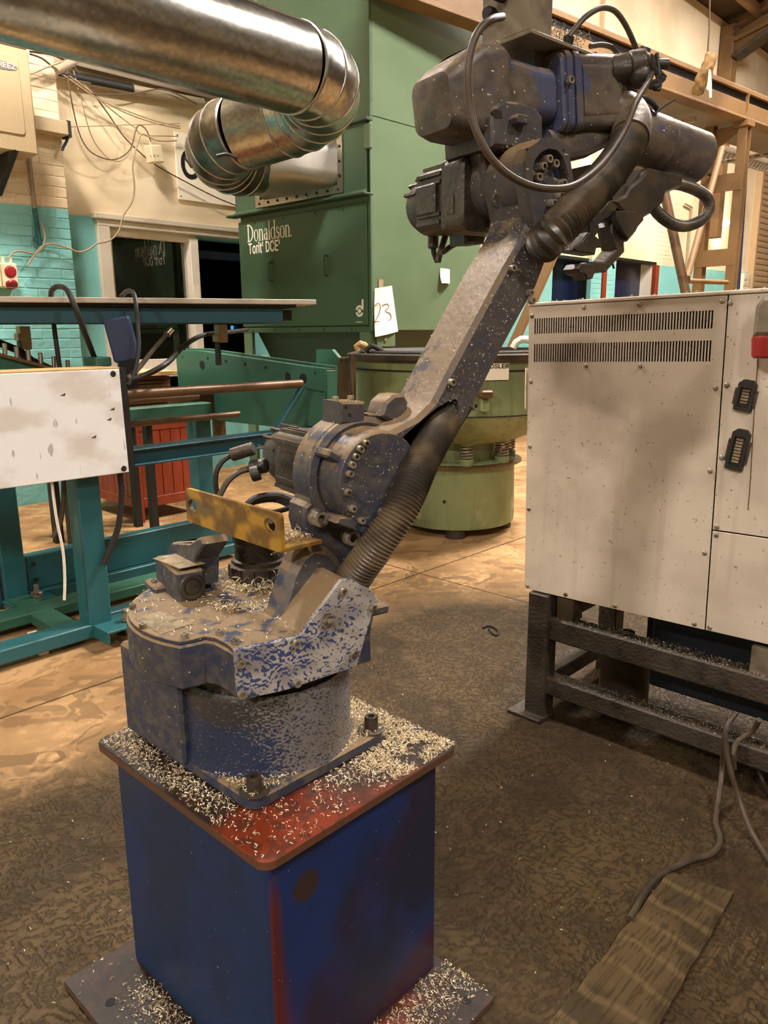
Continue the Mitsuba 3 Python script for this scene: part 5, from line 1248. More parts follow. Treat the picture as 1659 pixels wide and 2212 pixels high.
# ---------------------------------------------------------------- upper arm, pitched up a little
PT_ = math.radians(8.0); ua = A([math.cos(PT_), 0, math.sin(PT_)]); uz = A([-math.sin(PT_), 0, math.cos(PT_)])
uo = A([.75, -.01, 1.424])
def sect(x, hw, z0, z1, r, k=4, yo=0.0):
    q = rrect(-hw, hw, z0, z1, r, k)
    return uo + ua * (x) + np.stack([q[:, 0] * 0, q[:, 0] + yo, q[:, 0] * 0], 1) + q[:, 1:2] * uz
ub = rp('upper_arm', loft([sect(-.01, .078, -.076, .080, .02), sect(-.006, .082, -.080, .084, .02), sect(.20, .082, -.078, .084, .02), sect(.25, .074, -.06, .082, .02), sect(.262, .06, -.045, .074, .02)]), 'm_upper', smooth=30)
for x in (.012, .038):
    rp('joint_flange', loft([sect(x - .010, .087, -.082, .089, .022), sect(x + .006, .087, -.082, .089, .022)]), 'm_upper', ub, smooth=30)
rp('face_plate', loft([sect(.055, .0845, -.062, .066, .02), sect(.185, .0845, -.058, .068, .02)]), 'm_upper', ub, smooth=30)
rp('lower_shell', loft([sect(-.03, .06, -.15, -.07, .02), sect(.09, .066, -.135, -.07, .02), sect(.22, .05, -.10, -.06, .02)]), 'm_upper', ub, smooth=30)
# rear motor cover and the saddle between
rc = rp('rear_cover', loft([sect(-.325, .045, -.045, .03, .02), sect(-.320, .066, -.062, .045, .025), sect(-.29, .074, -.074, .066, .03), sect(-.225, .078, -.084, .098, .03), sect(-.17, .078, -.088, .098, .03), sect(-.15, .070, -.084, .090, .03)]), 'm_upper', smooth=30)
rp('saddle', loft([sect(-.155, .066, -.06, .082, .035), sect(-.05, .066, -.055, .062, .035), sect(.0, .066, -.06, .058, .035)]), 'm_upper', smooth=30)
screws(rc, [uo + ua * -.16 + uz * .098 + A([0, -.05, 0])], uz, .007, .006)
cb_ = rp('carrier_block', prism([[0.5257, 1.3423], [0.534, 1.3623], [0.5633, 1.3781], [0.6029, 1.3809], [0.6537, 1.3749], [0.6768, 1.3601], [0.6791, 1.3178], [0.6548, 1.2978], [0.6002, 1.2879], [0.5314, 1.2839]], -.10, .07, **XZ, b=.006), 'm_robot')
rp('pocket', prism([[0.5232, 1.3488], [0.5332, 1.3564], [0.5539, 1.3556], [0.5544, 1.3421], [0.5364, 1.3389]], -.1012, -.098, **XZ), 'm_cab_dark', cb_)
rp('lug', prism([[0.575, 1.3416], [0.5826, 1.3508], [0.612, 1.3492], [0.6178, 1.3408], [0.6101, 1.3325], [0.5807, 1.3324]], -.122, -.098, **XZ, b=.002), 'm_robot', cb_)
screws(rb, [uo + ua * .002 + A([0, -.088, 0]) + uz * .02], (0, -1, 0), .009, .012)
# wrist drive motor at the upper front corner
w0, w1 = A([0.8878, -0.05, 1.4886]), A([0.9733, -0.12, 1.509])
wd = (w1 - w0) / np.linalg.norm(w1 - w0); L_ = np.linalg.norm(w1 - w0)
u_, v_, _ = frame(wd)
wmo = rp('wrist_motor', lathe([(.034, 0), (.034, L_ * .3), (.031, L_ * .31), (.033, L_ * .33), (.033, L_ * .68), (.031, L_ * .69), (.035, L_ * .72), (.033, L_), (.02, L_ + .012), (0, L_ + .012)], w0, wd, 32), 'm_motor')
rp('mount', prism(rrect(-.042, .042, -.042, .042, .01, 3), -.012, .004, u_, v_, wd, w0, b=.002), 'm_upper', wmo)
rp('plug', cyl(w1 - wd * .01, w1 + A([.0, -.0, .035]), .014, 12, b=.003), 'm_motor', wmo)
rp('plug', cyl(w1, w1 + A([.05, -.03, .0]), .012, 12, b=.003), 'm_motor', wmo)
rp('plug', moved(trimesh.creation.icosphere(2, .028), None, w1 - A([.012, 0, .028])), 'm_motor', wmo)
rp('plug', bolt_mesh([1.0191, -0.04, 1.4078], (.8, -.4, -.2), .016, .03), 'm_motor', wmo)
rp('tangle', cat(*[tube([w1 + A([.02 * math.sin(k * 2.1), -.02, -.02 + .01 * k]), w1 + A([.03 + .01 * math.cos(k), -.03, -.03 - .006 * k]), w1 + A([.01 * k - .03, -.02, -.055])], .005, 6) for k in range(5)]), 'm_rubber', wmo, kind='stuff')

# conduits: corrugated hoses
hc = rp('conduit', hose([[0.6047, -0.185, 1.0811], [0.5986, -0.215, 1.0948], [0.6249, -0.225, 1.1231], [0.7068, -0.21, 1.1822], [0.8147, -0.175, 1.2498], [0.9031, -0.14, 1.3165], [0.9486, -0.115, 1.3598]], .0420, .0105, .0068, 24), 'm_hose', smooth=40)
rp('boot', tube([[0.9316, -0.125, 1.3427], [0.9623, -0.105, 1.3768], [0.9744, -0.08, 1.4081], [0.9601, -0.06, 1.4229], [0.9338, -0.05, 1.4215]], .046, 24, .012), 'm_upper', hc)
rp('conduit', hose([[0.4414, -0.105, 0.7476], [0.4006, -0.128, 0.7243], [0.3356, -0.165, 0.6829], [0.2759, -0.195, 0.6337], [0.2353, -0.215, 0.5886], [0.1981, -0.22, 0.5373], [0.1632, -0.205, 0.4837], [0.1375, -0.18, 0.4333], [0.123, -0.155, 0.3896]], .0368, .0075, .0046, 24), 'm_hose', smooth=40)
hs = rp('conduit', hose([[1.1479, -0.06, 1.2776], [1.1842, -0.06, 1.2755], [1.2273, -0.06, 1.275], [1.2915, -0.06, 1.2665], [1.3359, -0.06, 1.2514], [1.3508, -0.06, 1.2259], [1.3242, -0.06, 1.1953], [1.2593, -0.06, 1.174], [1.1965, -0.06, 1.1756], [1.1459, -0.06, 1.1924], [1.114, -0.06, 1.2119]], .0155, .006, .0014, 14), 'm_hose', smooth=40)
# thin cables
rp('cable', tube([[0.4615, -0.2, 1.4872], [0.4011, -0.24, 1.4591], [0.3637, -0.25, 1.4319], [0.3461, -0.25, 1.3987], [0.3396, -0.25, 1.3558], [0.3464, -0.25, 1.299], [0.3615, -0.26, 1.2477], [0.3984, -0.27, 1.2035], [0.4596, -0.275, 1.1781], [0.529, -0.28, 1.1726], [0.6097, -0.27, 1.1898], [0.7033, -0.25, 1.2403], [0.7969, -0.22, 1.3158], [0.8668, -0.19, 1.3921], [0.939, -0.16, 1.4526], [0.9772, -0.14, 1.4848]], .0072, 12), 'm_cable')
rp('cable', tube([[0.7518, -0.09, 1.5349], [0.7749, -0.09, 1.5593], [0.8068, -0.09, 1.5875], [0.853, -0.09, 1.6121], [0.8962, -0.09, 1.6139], [0.9329, -0.09, 1.594], [0.9652, -0.09, 1.5629], [0.9879, -0.09, 1.5351]], .0062, 10), 'm_cable')
rp('cable', tube([[0.8644, -0.05, 1.5468], [0.9029, -0.05, 1.5564], [0.9382, -0.05, 1.5565], [0.9571, -0.05, 1.5467], [0.9667, -0.05, 1.5322]], .006, 10), 'm_cable')
rp('cable_tie', tube([[1.0695, -0.06, 1.4419], [1.0974, -0.06, 1.4308], [1.1139, -0.06, 1.4437], [1.1707, -0.06, 1.4752]], .0028, 6), 'm_rubber')
rp('cable', tube([[1.0311, -0.05, 1.4599], [1.0709, -0.05, 1.4634], [1.1021, -0.05, 1.455], [1.1216, -0.05, 1.4426]], .007, 8), 'm_rubber')

# junction box on its plate above the upper arm
jq = A([0.6246, -0.1, 1.521])
dl, dr2 = [-0.1045, 0.9945, 0], [0.9903, 0.1392, 0]
jbx = rp('terminal_box', prism([(0, 0), (.137, 0), (.137, .076), (0, .076)], .002, .13, dl, dr2, (0, 0, 1), jq, b=.003), 'm_box')
rp('box_plate', prism([(-.012, -.008), (.184, -.008), (.184, .242), (-.012, .242)], -.008, 0, dl, dr2, (0, 0, 1), jq, b=.001), 'm_box', jbx)
rp('support', bx(.70, .78, -.04, .04, 1.47, float(jq[2]) - .007), 'm_upper', jbx)
g0 = jq + A(dl) * .075 + A([0, 0, .09])
rp('gland', cyl(g0, g0 - A(dr2) * .03, .016, 14, b=.003), 'm_rubber', jbx)
rp('gland', cyl(g0 + A(dl) * .03 - A([0, 0, .03]), g0 + A(dl) * .03 - A(dr2) * .025 - A([0, 0, .03]), .014, 14, b=.003), 'm_rubber', jbx)
rp('gland', cyl([0.7603, -0.08, 1.5206], [0.7581, -0.085, 1.5411], .012, 12, b=.002), 'm_rubber', jbx)

# wrist cylinder and gripper
c0, c1 = A([1.0622, 0.01, 1.3985]), A([1.3198, -0.04, 1.3503])
cd_ = (c1 - c0) / np.linalg.norm(c1 - c0); Lc = np.linalg.norm(c1 - c0)
wr = rp('wrist', lathe([(.06, 0), (.069, .03), (.069, Lc * .45), (.066, Lc * .47), (.068, Lc * .5), (.068, Lc * .96), (.06, Lc), (0, Lc)], c0, cd_, 40), 'm_upper')
rp('screw', bolt_mesh(c0 + cd_ * Lc * .72 + A([0, 0, .066]), (0, 0, 1), .006, .006), 'm_bolt', wr)
rp('wrist_link', prism([[0.9312, 1.2777], [1.0716, 1.3088], [1.1548, 1.2955], [1.1581, 1.2667], [1.088, 1.2606], [1.0122, 1.2222], [0.969, 1.2118], [0.8932, 1.2943]], -.05, .05, **XZ, b=.008), 'm_upper', wr)
G1 = [[0.9361, 1.2121], [0.9745, 1.2056], [0.9602, 1.1818], [0.9061, 1.1545], [0.911, 1.1394], [0.8961, 1.1274], [0.9171, 1.1166], [0.9226, 1.1014], [0.9025, 1.0993], [0.8984, 1.0826], [0.8305, 1.0865], [0.82, 1.0908], [0.8226, 1.0978], [0.8516, 1.1159], [0.8704, 1.1342], [0.8681, 1.152], [0.8965, 1.1774]]
G2 = [[0.9804, 1.2008], [1.036, 1.2014], [1.0761, 1.1899], [1.0775, 1.1755], [1.0446, 1.1481], [1.0431, 1.14], [1.0211, 1.1214], [1.0078, 1.1186], [1.0122, 1.0956], [0.9457, 1.043], [0.9071, 1.0396], [0.9006, 1.0265], [0.8796, 1.0224], [0.8704, 1.0341], [0.8493, 1.0363], [0.8403, 1.0479], [0.8508, 1.0602], [0.8972, 1.0634], [0.9007, 1.0671], [0.9399, 1.068], [0.9762, 1.099], [0.9629, 1.1255], [0.9545, 1.1533]]
G0 = [[1.0095, 1.252], [1.0413, 1.2707], [1.0725, 1.3001], [1.2063, 1.296], [1.2128, 1.2678], [1.1628, 1.2518], [1.1437, 1.2454], [1.1402, 1.2232], [1.0883, 1.1905], [1.0506, 1.1749], [0.9879, 1.185], [0.9496, 1.2103], [0.9896, 1.2275]]
gr = rp('gripper', prism(G0, -.075, .03, **XZ, b=.006), 'm_motor')
rp('jaw', prism(G1, -.07, -.02, **XZ, b=.004), 'm_motor', gr)
rp('jaw', prism(G2, -.065, -.015, **XZ, b=.004), 'm_motor', gr)
rp('gripper_plate', prism([[0.9484, 1.1867], [1.0194, 1.1919], [1.0488, 1.1797], [1.0241, 1.1422], [0.9979, 1.1229], [0.9743, 1.1393], [0.9502, 1.166]], -.085, -.065, **XZ, b=.003), 'm_motor', gr)
rp('fitting', cyl([1.155, -0.06, 1.2815], [1.1319, -0.05, 1.2876], .014, 12, b=.003), 'm_motor', gr)
rp('fitting', cyl([1.1146, -0.06, 1.2127], [1.1123, -0.05, 1.2319], .013, 12, b=.003), 'm_motor', gr)
rp('cable', tube([[0.9519, -0.05, 1.2125], [0.9521, -0.05, 1.2298], [0.9789, -0.05, 1.2538], [1.0123, -0.05, 1.2655]], .005, 6), 'm_rubber', gr)
rp('cable', tube([[0.9776, -0.05, 1.0769], [0.9857, -0.05, 1.0637], [0.99, -0.05, 1.0547]], .003, 6), 'm_rubber', gr)

# ---------------------------------------------------------------- crane girder on lattice columns, roof truss, shutter
BD = rotz(-6.3)
BO_ = A([7.2, 4.5, 0])
def bp(m): return moved(m, BD, BO_)
cg = thing('crane_girder', 'tan steel crane girder running away under the roof past the robot head', 'girder')
zt = 4.49
part(cg, 'top_flange', bp(bx(-4.5, 16, -.06, .14, zt - .055, zt, .004)), 'm_steel_tan')
part(cg, 'recess', bp(bx(-4.5, 16, -.025, .04, zt - .155, zt - .05)), 'm_dark')
for x0, x1 in ((-4.5, .02), (.035, 6.2), (6.215, 10.8), (10.815, 16)):
    part(cg, 'web', bp(bx(x0, x1, -.04, .05, zt - .335, zt - .15, .003)), 'm_steel_tan')
part(cg, 'lower_flange', bp(bx(-4.5, 16, -.07, .12, zt - .36, zt - .335, .004)), 'm_steel_tan')
part(cg, 'soffit', bp(bx(-.40, 16, .12, .75, zt - .35, zt - .33)), 'm_steel_grey')
for x in (.1, 6.28):
    pl_ = part(cg, 'splice_plate', bp(bx(x - .05, x + .2, -.05, -.038, zt - .33, zt - .155, .002)), 'm_steel_tan')
    for dx, dz in ((.02, -.20), (.12, -.20), (.02, -.28), (.12, -.28)):
        part(pl_, 'bolt', bp(bolt_mesh((x + dx, -.05, zt + dz), (0, -1, 0), .016, .012, False)), 'm_stand')
ct = thing('cable_tray', 'perforated cable tray on slotted brackets under the crane girder', 'cable tray')
part(ct, 'rim', bp(bx(1.5, 12, .80, .83, zt - .44, zt - .36)), 'm_steel_grey')
part(ct, 'rim', bp(bx(1.5, 12, 1.1, 1.13, zt - .44, zt - .36)), 'm_steel_grey')
for k in range(90):
    part(ct, 'rung', bp(bx(1.6 + k * .11, 1.625 + k * .11, .80, 1.13, zt - .44, zt - .432)), 'm_steel_grey') if k < 90 else None
for k in range(4):
    part(ct, 'strand', bp(bx(1.5, 12, .84 + k * .07, .86 + k * .07, zt - .43, zt - .41)), 'm_wire_dark')
for x in (2.9, 5.6, 8.3):
    b_ = part(ct, 'bracket', bp(bx(x, x + .05, .1, 1.3, zt - .50, zt - .44, .003)), 'm_grey_pipe')
    for k in range(7):
        part(b_, 'slot', bp(bx(x - .001, x + .001, .25 + k * .14, .33 + k * .14, zt - .478, zt - .462)), 'm_dark')
# lattice column: two chords joined by battens
lc0 = A([11.1386, 4.0972, 3.3618])
def lattice(nm, x, y, top, lab, y2=.46):
    l = thing(nm, lab, 'lattice column', 'lattice columns of the crane girder')
    part(l, 'chord', bp(cat(bx(x - .06, x + .06, y - .01, y + .01, 0, top), bx(x - .06, x - .045, y - .06, y + .06, 0, top), bx(x + .045, x + .06, y - .06, y + .06, 0, top))), 'm_steel_tan')
    part(l, 'chord', bp(cat(bx(x - .06, x + .06, y + y2 - .01, y + y2 + .01, 0, top), bx(x - .06, x - .045, y + y2 - .06, y + y2 + .06, 0, top), bx(x + .045, x + .06, y + y2 - .06, y + y2 + .06, 0, top))), 'm_steel_tan')
    for k in range(5):
        z = .55 + k * .95
        part(l, 'batten', bp(bx(x - .068, x - .058, y - .05, y + y2 + .05, z - .11, z + .11, .002)), 'm_steel_tan')
    return l
q = BD.T @ (lc0 - BO_)
l1 = lattice('lattice_column', q[0], -.02, zt - .35, 'tan lattice column with battens beside the roller shutter')
part(l1, 'cleat', bp(bx(q[0] - .1, q[0] + .1, -.1, .1, 4.06, 4.14, .003)), 'm_steel_tan')
part(l1, 'gusset', bp(prism([(-.05, 4.1), (.5, 3.75), (.5, 4.1)], q[0] - .02, q[0] + .02, (0, 1, 0), (0, 0, 1), (1, 0, 0))), 'm_steel_tan')
for nm, pts, r, lab, m_ in (
    ('steel_brace', [[9.2223, 4.228, 3.1453], [9.3068, 3.8484, 1.7795]], .055, 'dark round brace leaning behind the hose loop to the cabinet top', 'm_tubing'),
    ('steel_brace', [[10.6804, 4.1442, 3.7532], [9.3762, 3.9205, 2.1008]], .04, 'thin slanting brace meeting the dark brace in a V by the lattice column', 'm_steel_tan'),
    ('steel_brace', [[9.4885, 3.9475, 2.0698], [10.9305, 4.0259, 2.1138]], .03, 'short level tie between the V brace and the lattice column', 'm_steel_tan')):
    p0_, p1_ = A(pts[0]), A(pts[1])
    if m_ == 'm_tubing': p1_ = p0_ + (p1_ - p0_) * (p0_[2] / (p0_[2] - p1_[2]))      # down to the floor
    single(nm, cyl(p0_, p1_, r, 12), m_, lab, 'brace')
gb_ = thing('steel_brace', 'tan angle steel brace with an orange cleat beside the lower robot arm', 'brace')
a0_, a1_ = A([6.7452, 3.9328, 2.5258]), A([6.4994, 4.1919, 1.6847])
dd = (a1_ - a0_) / np.linalg.norm(a1_ - a0_); uu, vv, ww = frame(dd)
part(gb_, 'angle', prism([(0, 0), (.085, 0), (.085, .01), (.01, .01), (.01, .085), (0, .085)], 0, np.linalg.norm(a1_ - a0_) * (a0_[2] / (a0_[2] - a1_[2])), uu, vv, ww, a0_), 'm_steel_tan')
part(gb_, 'cleat', prism(rrect(-.02, .02, -.06, .06, .004), -.016, -.004, vv, ww, uu, A([6.5919, 4.0944, 2.0735])), 'm_timber')

# conduit pipes, blue pipe, distribution strip, globe lamp by the shutter
single('pipe', pipe([[11.9256, 4.2848, 3.8737], [11.9646, 4.2437, 1.9703], [11.9646, 4.2437, 0]], .035, 10), 'm_blue_pipe', 'dark blue vertical pipe beside the roller shutter', 'pipe')
single('pipe', pipe([[10.8121, 4.4412, 3.5247], [11.934, 4.2759, 3.4927]], .022, 8), 'm_tubing', 'thin brown pipe crossing the lattice column to the blue pipe', 'pipe')
single('pipe', pipe([[16.9425, 7.25, 4.0932], [17.3126, 7.25, 4.0578], [17.2694, 7.25, 2.2181]], .022, 8), 'm_wire', 'cream pipe bending down the wall behind the dark brace', 'pipe')
ls = thing('switch_panel', 'small cream switch panel on the wall left of the shutter foot', 'switch panel')
part(ls, 'case', bx(*[20.6534, 21.009], 7.2, 7.3, *[2.3108, 2.8602], .01), 'm_white')
for k in range(4):
    xx, zz = [20.7528, 2.7552]
    part(ls, 'switch', bx(xx - .08, xx + .14, 7.185, 7.2, zz - .14 * k - .05, zz - .14 * k + .02, .004), 'm_socket')
gl = thing('globe_lamp', 'glowing white globe lamp on the wall behind the lattice column', 'lamp')
gp = [18.8929, 7.1, 3.8666]
scene[gl + '__globe'] = {'type': 'sphere', 'center': gp, 'radius': .085, 'bsdf': {'type': 'ref', 'id': 'm_white'}, 'emitter': {'type': 'area', 'radiance': {'type': 'rgb', 'value': [26.0, 21.0, 13.0]}}}
part(gl, 'arm', cyl(gp, (gp[0], 7.3, gp[2]), .02, 8), 'm_steel_grey')
rs = thing('roller_shutter', 'tan slatted roller shutter door at the right picture edge', 'roller shutter')
sx = 21.2738
part(rs, 'guide', bx(sx - .12, sx, 7.15, 7.3, 0, 5.6, .005), 'm_shutter')
sl_ = mikit.ply(prism([(0, 0), (.03, .02), (.04, .07), (.03, .12), (0, .14), (-.01, .07)], 0, 4.2, (0, -1, 0), (0, 0, 1), (1, 0, 0)), 'm_shutter', smooth=30)
for k in range(40):
    part(rs, 'slat', place(sl_, mat4(None, (sx, 7.25, k * .142))), None)
part(rs, 'hood', bx(sx - .15, sx + 4.3, 6.9, 7.3, 5.6, 6.15, .02), 'm_steel_grey')
# roof truss end, column head, wall strip
tr = thing('roof_truss', 'brown steel roof truss springing from a column at the upper right', 'truss')
XT = 18.3
part(tr, 'column', bx(18.15, 18.45, 7.0, 7.28, 3.5, 7.75, .01), 'm_steel_tan')
for nm, pts in (('rafter', [[7.1314, 7.7926], [6.4053, 8.0888], [5.9177, 8.2561], [5.8953, 8.0452], [6.3861, 7.8985], [7.0647, 7.6888]]),
                ('haunch', [[7.0352, 7.5765], [6.3773, 7.8118], [5.8863, 7.9606], [5.8547, 7.6633], [6.3438, 7.4808], [6.9944, 7.1439]]),
                ('flange', [[7.027, 7.463], [6.3285, 7.639], [5.8389, 7.7819], [5.8299, 7.6973], [6.3215, 7.5697], [6.9833, 7.4003]])):
    part(tr, nm, prism(pts, 18.25 - (.1 if nm == 'flange' else 0), 18.4, (0, 1, 0), (0, 0, 1), (1, 0, 0)), 'm_steel_tan')
part(tr, 'bottom_flange', prism([[6.9944, 7.1439], [6.3438, 7.4808], [5.8547, 7.6633], [5.8456, 7.578], [6.3332, 7.3758], [6.9699, 7.0852]], 18.1, 18.5, (0, 1, 0), (0, 0, 1), (1, 0, 0)), 'm_stand')
for px in ((1587, 58), (1587, 70), (1584, 133), (1590, 133)):
    pass
for p in [[18.1, 6.9716, 7.652], [18.1, 6.9616, 7.5456]]:
    part(tr, 'bolt', bolt_mesh((18.14, p[1], p[2]), (-1, 0, 0), .04, .03, False), 'm_stand')
struct('pier', bx(13.0784, 13.4589, 7.22, 7.3, 0, 7.8), 'm_wall')
# rag and tag hanging on a wire
rg = thing('hanging_rag', 'brown rag and white tag hanging on a wire in front of the crane girder', 'rag')
Rr = [[6.4067, 2.6916, 3.5105], [6.3865, 2.7128, 3.4403], [6.3589, 2.7129, 3.3638], [6.4077, 2.6905, 3.3306], [6.435, 2.6617, 3.2849], [6.465, 2.6592, 3.365], [6.4476, 2.6485, 3.4397], [6.4541, 2.6416, 3.4909]]
cen = A(Rr).mean(0)
vd = cen / np.linalg.norm(cen[:2]); vd = A([vd[0], vd[1], 0]); vd /= np.linalg.norm(vd); rd = A([vd[1], -vd[0], 0])
pl2 = [((A(p) - cen) @ rd, A(p)[2] - cen[2]) for p in Rr]
rm = trimesh.creation.icosphere(3, 1.0); rv = rm.vertices * A([.055, .035, .155]); rv[:, 0] += .03 * np.sin(rv[:, 2] * 17); rv *= (.72 + .6 * meshkit.fbm(rv * 26 + 3, 3))[:, None]
rm.vertices = cen + rv[:, :1] * rd + rv[:, 1:2] * vd + rv[:, 2:3] * A([0, 0, 1.0])
part(rg, 'cloth', rm, 'm_rag')
Rt = [[6.3436, 2.6128, 3.4099], [6.356, 2.5997, 3.4035], [6.3675, 2.5876, 3.2955], [6.3727, 2.5821, 3.2123], [6.3581, 2.5975, 3.2124], [6.3526, 2.6033, 3.2637], [6.3373, 2.6194, 3.2766], [6.3418, 2.6147, 3.3212]]
cen2 = A(Rt).mean(0); pl3 = [((A(p) - cen2) @ rd, A(p)[2] - cen2[2]) for p in Rt]
part(rg, 'tag', prism(pl3, -.006, .006, rd, (0, 0, 1), vd, cen2, b=.002), 'm_white')
top_ = A([6.407, 2.6912, 4.0966])
part(rg, 'wire', cat(tube([[6.4294, 2.6677, 3.4975], [6.4295, 2.6676, 3.6151], [6.428, 2.6691, 3.7567], top_], .006, 5, .2), tube([[6.4464, 2.6497, 3.4973], [6.4303, 2.6666, 3.5612], [6.4295, 2.6676, 3.6151]], .005, 5, .05), cyl(top_, (top_[0], top_[1], 7.85 + (7.7 - top_[1]) * .179), .004, 5)), 'm_wire_dark')

# ---------------------------------------------------------------- floor: cables, cloth, loop
single('power_cable', tube([[2.3611, 0.7393, 0.3], [2.3583, 0.7482, 0.22], [2.3976, 0.756, 0.1], [2.3187, 0.7321, 0.03], [2.2308, 0.7062, 0.012], [2.1565, 0.6645, 0.012], [2.0776, 0.6565, 0.012], [1.9959, 0.6911, 0.012], [1.8892, 0.7261, 0.012], [1.7826, 0.7278, 0.012], [1.7089, 0.7188, 0.012], [1.6682, 0.7144, 0.012]], .0085, 10), 'm_cable', 'grimy cable winding from the cabinet stand to its end on the ribbed floor', 'cable')
single('power_cable', tube([[2.353, 0.718, 0.33], [2.3023, 0.7251, 0.3], [2.298, 0.7208, 0.24], [2.2878, 0.6929, 0.16], [2.2843, 0.6591, 0.08], [2.2495, 0.6151, 0.03], [2.2063, 0.5699, 0.012], [2.1212, 0.4988, 0.012]], .0085, 10), 'm_cable', 'grimy cable dropping from the cabinet stand to the right picture edge', 'cable')
single('power_cable', tube([[2.3555, 0.6499, 0.33], [2.3841, 0.674, 0.27], [2.3597, 0.7034, 0.24], [2.308, 0.7001, 0.22], [2.3203, 0.6961, 0.16]], .0085, 10), 'm_cable', 'short cable hooking over from the stand and joining the other two', 'cable')
single('power_cable', tube([[2.4629, 0.7297, 0.2], [2.5109, 0.709, 0.12], [2.5323, 0.6714, 0.04], [2.4668, 0.6119, 0.012]], .006, 8), 'm_cable', 'thin dark cable right of the hanging cables at the picture edge', 'cable')
lp_ = single('rubber_loop', tube([[3.0604, 2.2048, 0.006], [3.1007, 2.1988, 0.006], [3.1007, 2.1607, 0.006], [3.0736, 2.1155, 0.006], [3.0282, 2.0921, 0.006], [3.0325, 2.1236, 0.006], [3.0709, 2.1744, 0.006]], .005, 6), 'm_rubber', 'small black rubber loop lying on the bare floor', 'loop')
CL = A([[1.9059, 0.7191, 0], [1.9511, 0.5551, 0], [1.8215, 0.5345, 0], [1.3982, 0.5167, 0], [1.2331, 0.6933, -0], [1.628, 0.7191, 0]])[:, :2]
g_ = 26; V_, F_ = [], []
P00, P10, P11, P01 = A([1.9204, 0.7147]), A([1.9582, 0.5552]), A([1.3631, 0.5215]), A([1.1934, 0.7031])
for j in range(g_ + 1):
    for i in range(g_ + 1):
        s, t = i / g_, j / g_
        q = (1 - t) * ((1 - s) * P00 + s * P10) + t * ((1 - s) * P01 + s * P11)
        w_ = .012 * (float(meshkit.fbm(A([q[0] * 13, q[1] * 13, 1.0]), 2)) - .5)
        q = q + (w_ if i in (0, g_) else 0)
        z = .004 + .006 * float(meshkit.fbm(A([q[0] * 9, q[1] * 9, 4.0]), 3)) + .003 * abs(math.sin(t * 26))
        V_.append((q[0], q[1], z))
for j in range(g_):
    for i in range(g_):
        a = j * (g_ + 1) + i; F_ += [(a, a + g_ + 2, a + 1), (a, a + g_ + 1, a + g_ + 2)]
top_m = tm(V_, F_); bot = tm(A(V_) * A([1, 1, 0]) + A([0, 0, .001]), A(F_)[:, ::-1])
single('floor_cloth', cat(top_m, bot), 'm_cloth', 'ribbed dirty cardboard strip stuck to the floor at the lower right', 'floor cloth', smooth=True)

# ---------------------------------------------------------------- swarf: curled aluminium chips
def chips(P, rad=(.0016, .0040), width=(.0009, .0018), tilt=.55, seed=1, seg=7, nz=None):
    """Curled ribbons at the points P, lying roughly flat."""
    g = np.random.default_rng(seed); n = len(P)
    r = g.uniform(*rad, n); w = g.uniform(*width, n); arcs = g.uniform(1.3, 5.2, n); pitch = g.uniform(-.0012, .0022, n)
    t = np.linspace(0, 1, seg)[None] * arcs[:, None]
    X = np.stack([r[:, None] * np.cos(t), r[:, None] * np.sin(t), pitch[:, None] * t], -1)
    up = np.zeros_like(X); up[..., 2] = w[:, None]
    up[..., 0] += (w[:, None] * .6) * np.cos(t); up[..., 1] += (w[:, None] * .6) * np.sin(t)
    a, b, c = g.normal(0, tilt, n), g.normal(0, tilt, n), g.uniform(0, 2 * PI, n)
    ca, sa_, cb_2, sb_2, cc, sc_ = np.cos(a), np.sin(a), np.cos(b), np.sin(b), np.cos(c), np.sin(c)
    R = np.einsum('nij,njk->nik', np.stack([np.stack([cc, -sc_, cc * 0], -1), np.stack([sc_, cc, cc * 0], -1), np.stack([cc * 0, cc * 0, cc * 0 + 1], -1)], 1),
                  np.einsum('nij,njk->nik', np.stack([np.stack([cb_2, cb_2 * 0, sb_2], -1), np.stack([cb_2 * 0, cb_2 * 0 + 1, cb_2 * 0], -1), np.stack([-sb_2, cb_2 * 0, cb_2], -1)], 1),
                            np.stack([np.stack([ca * 0 + 1, ca * 0, ca * 0], -1), np.stack([ca * 0, ca, -sa_], -1), np.stack([ca * 0, sa_, ca], -1)], 1)))
    L0 = np.einsum('nij,nsj->nsi', R, X); L1 = np.einsum('nij,nsj->nsi', R, X + up)
    lo = np.minimum(L0[..., 2].min(1), L1[..., 2].min(1))
    off = np.asarray(P)[:, None, :] - np.stack([lo * 0, lo * 0, lo], -1)[:, None, :]
    V = np.concatenate([L0 + off, L1 + off], 1).reshape(-1, 3)
    k = np.arange(seg - 1); q = np.stack([k, k + 1, k + 1 + seg, k + seg], -1)
    F = (np.arange(n) * 2 * seg)[:, None, None] + q[None]; F = F.reshape(-1, 4)
    return tm(V, np.vstack([F[:, [0, 1, 2]], F[:, [0, 2, 3]]]))
def scatter(n, x0, x1, y0, y1, dens, seed):
    g = np.random.default_rng(seed); out = []
    while sum(map(len, out)) < n:
        q = np.stack([g.uniform(x0, x1, 6000), g.uniform(y0, y1, 6000)], 1)
        out.append(q[g.random(6000) < dens(q[:, 0], q[:, 1])])
    return np.vstack(out)[:n]
sst = lambda a, b, x: np.clip((x - a) / (b - a), 0, 1) ** 2 * (3 - 2 * np.clip((x - a) / (b - a), 0, 1))
c135, s135 = math.cos(math.radians(0)), 0
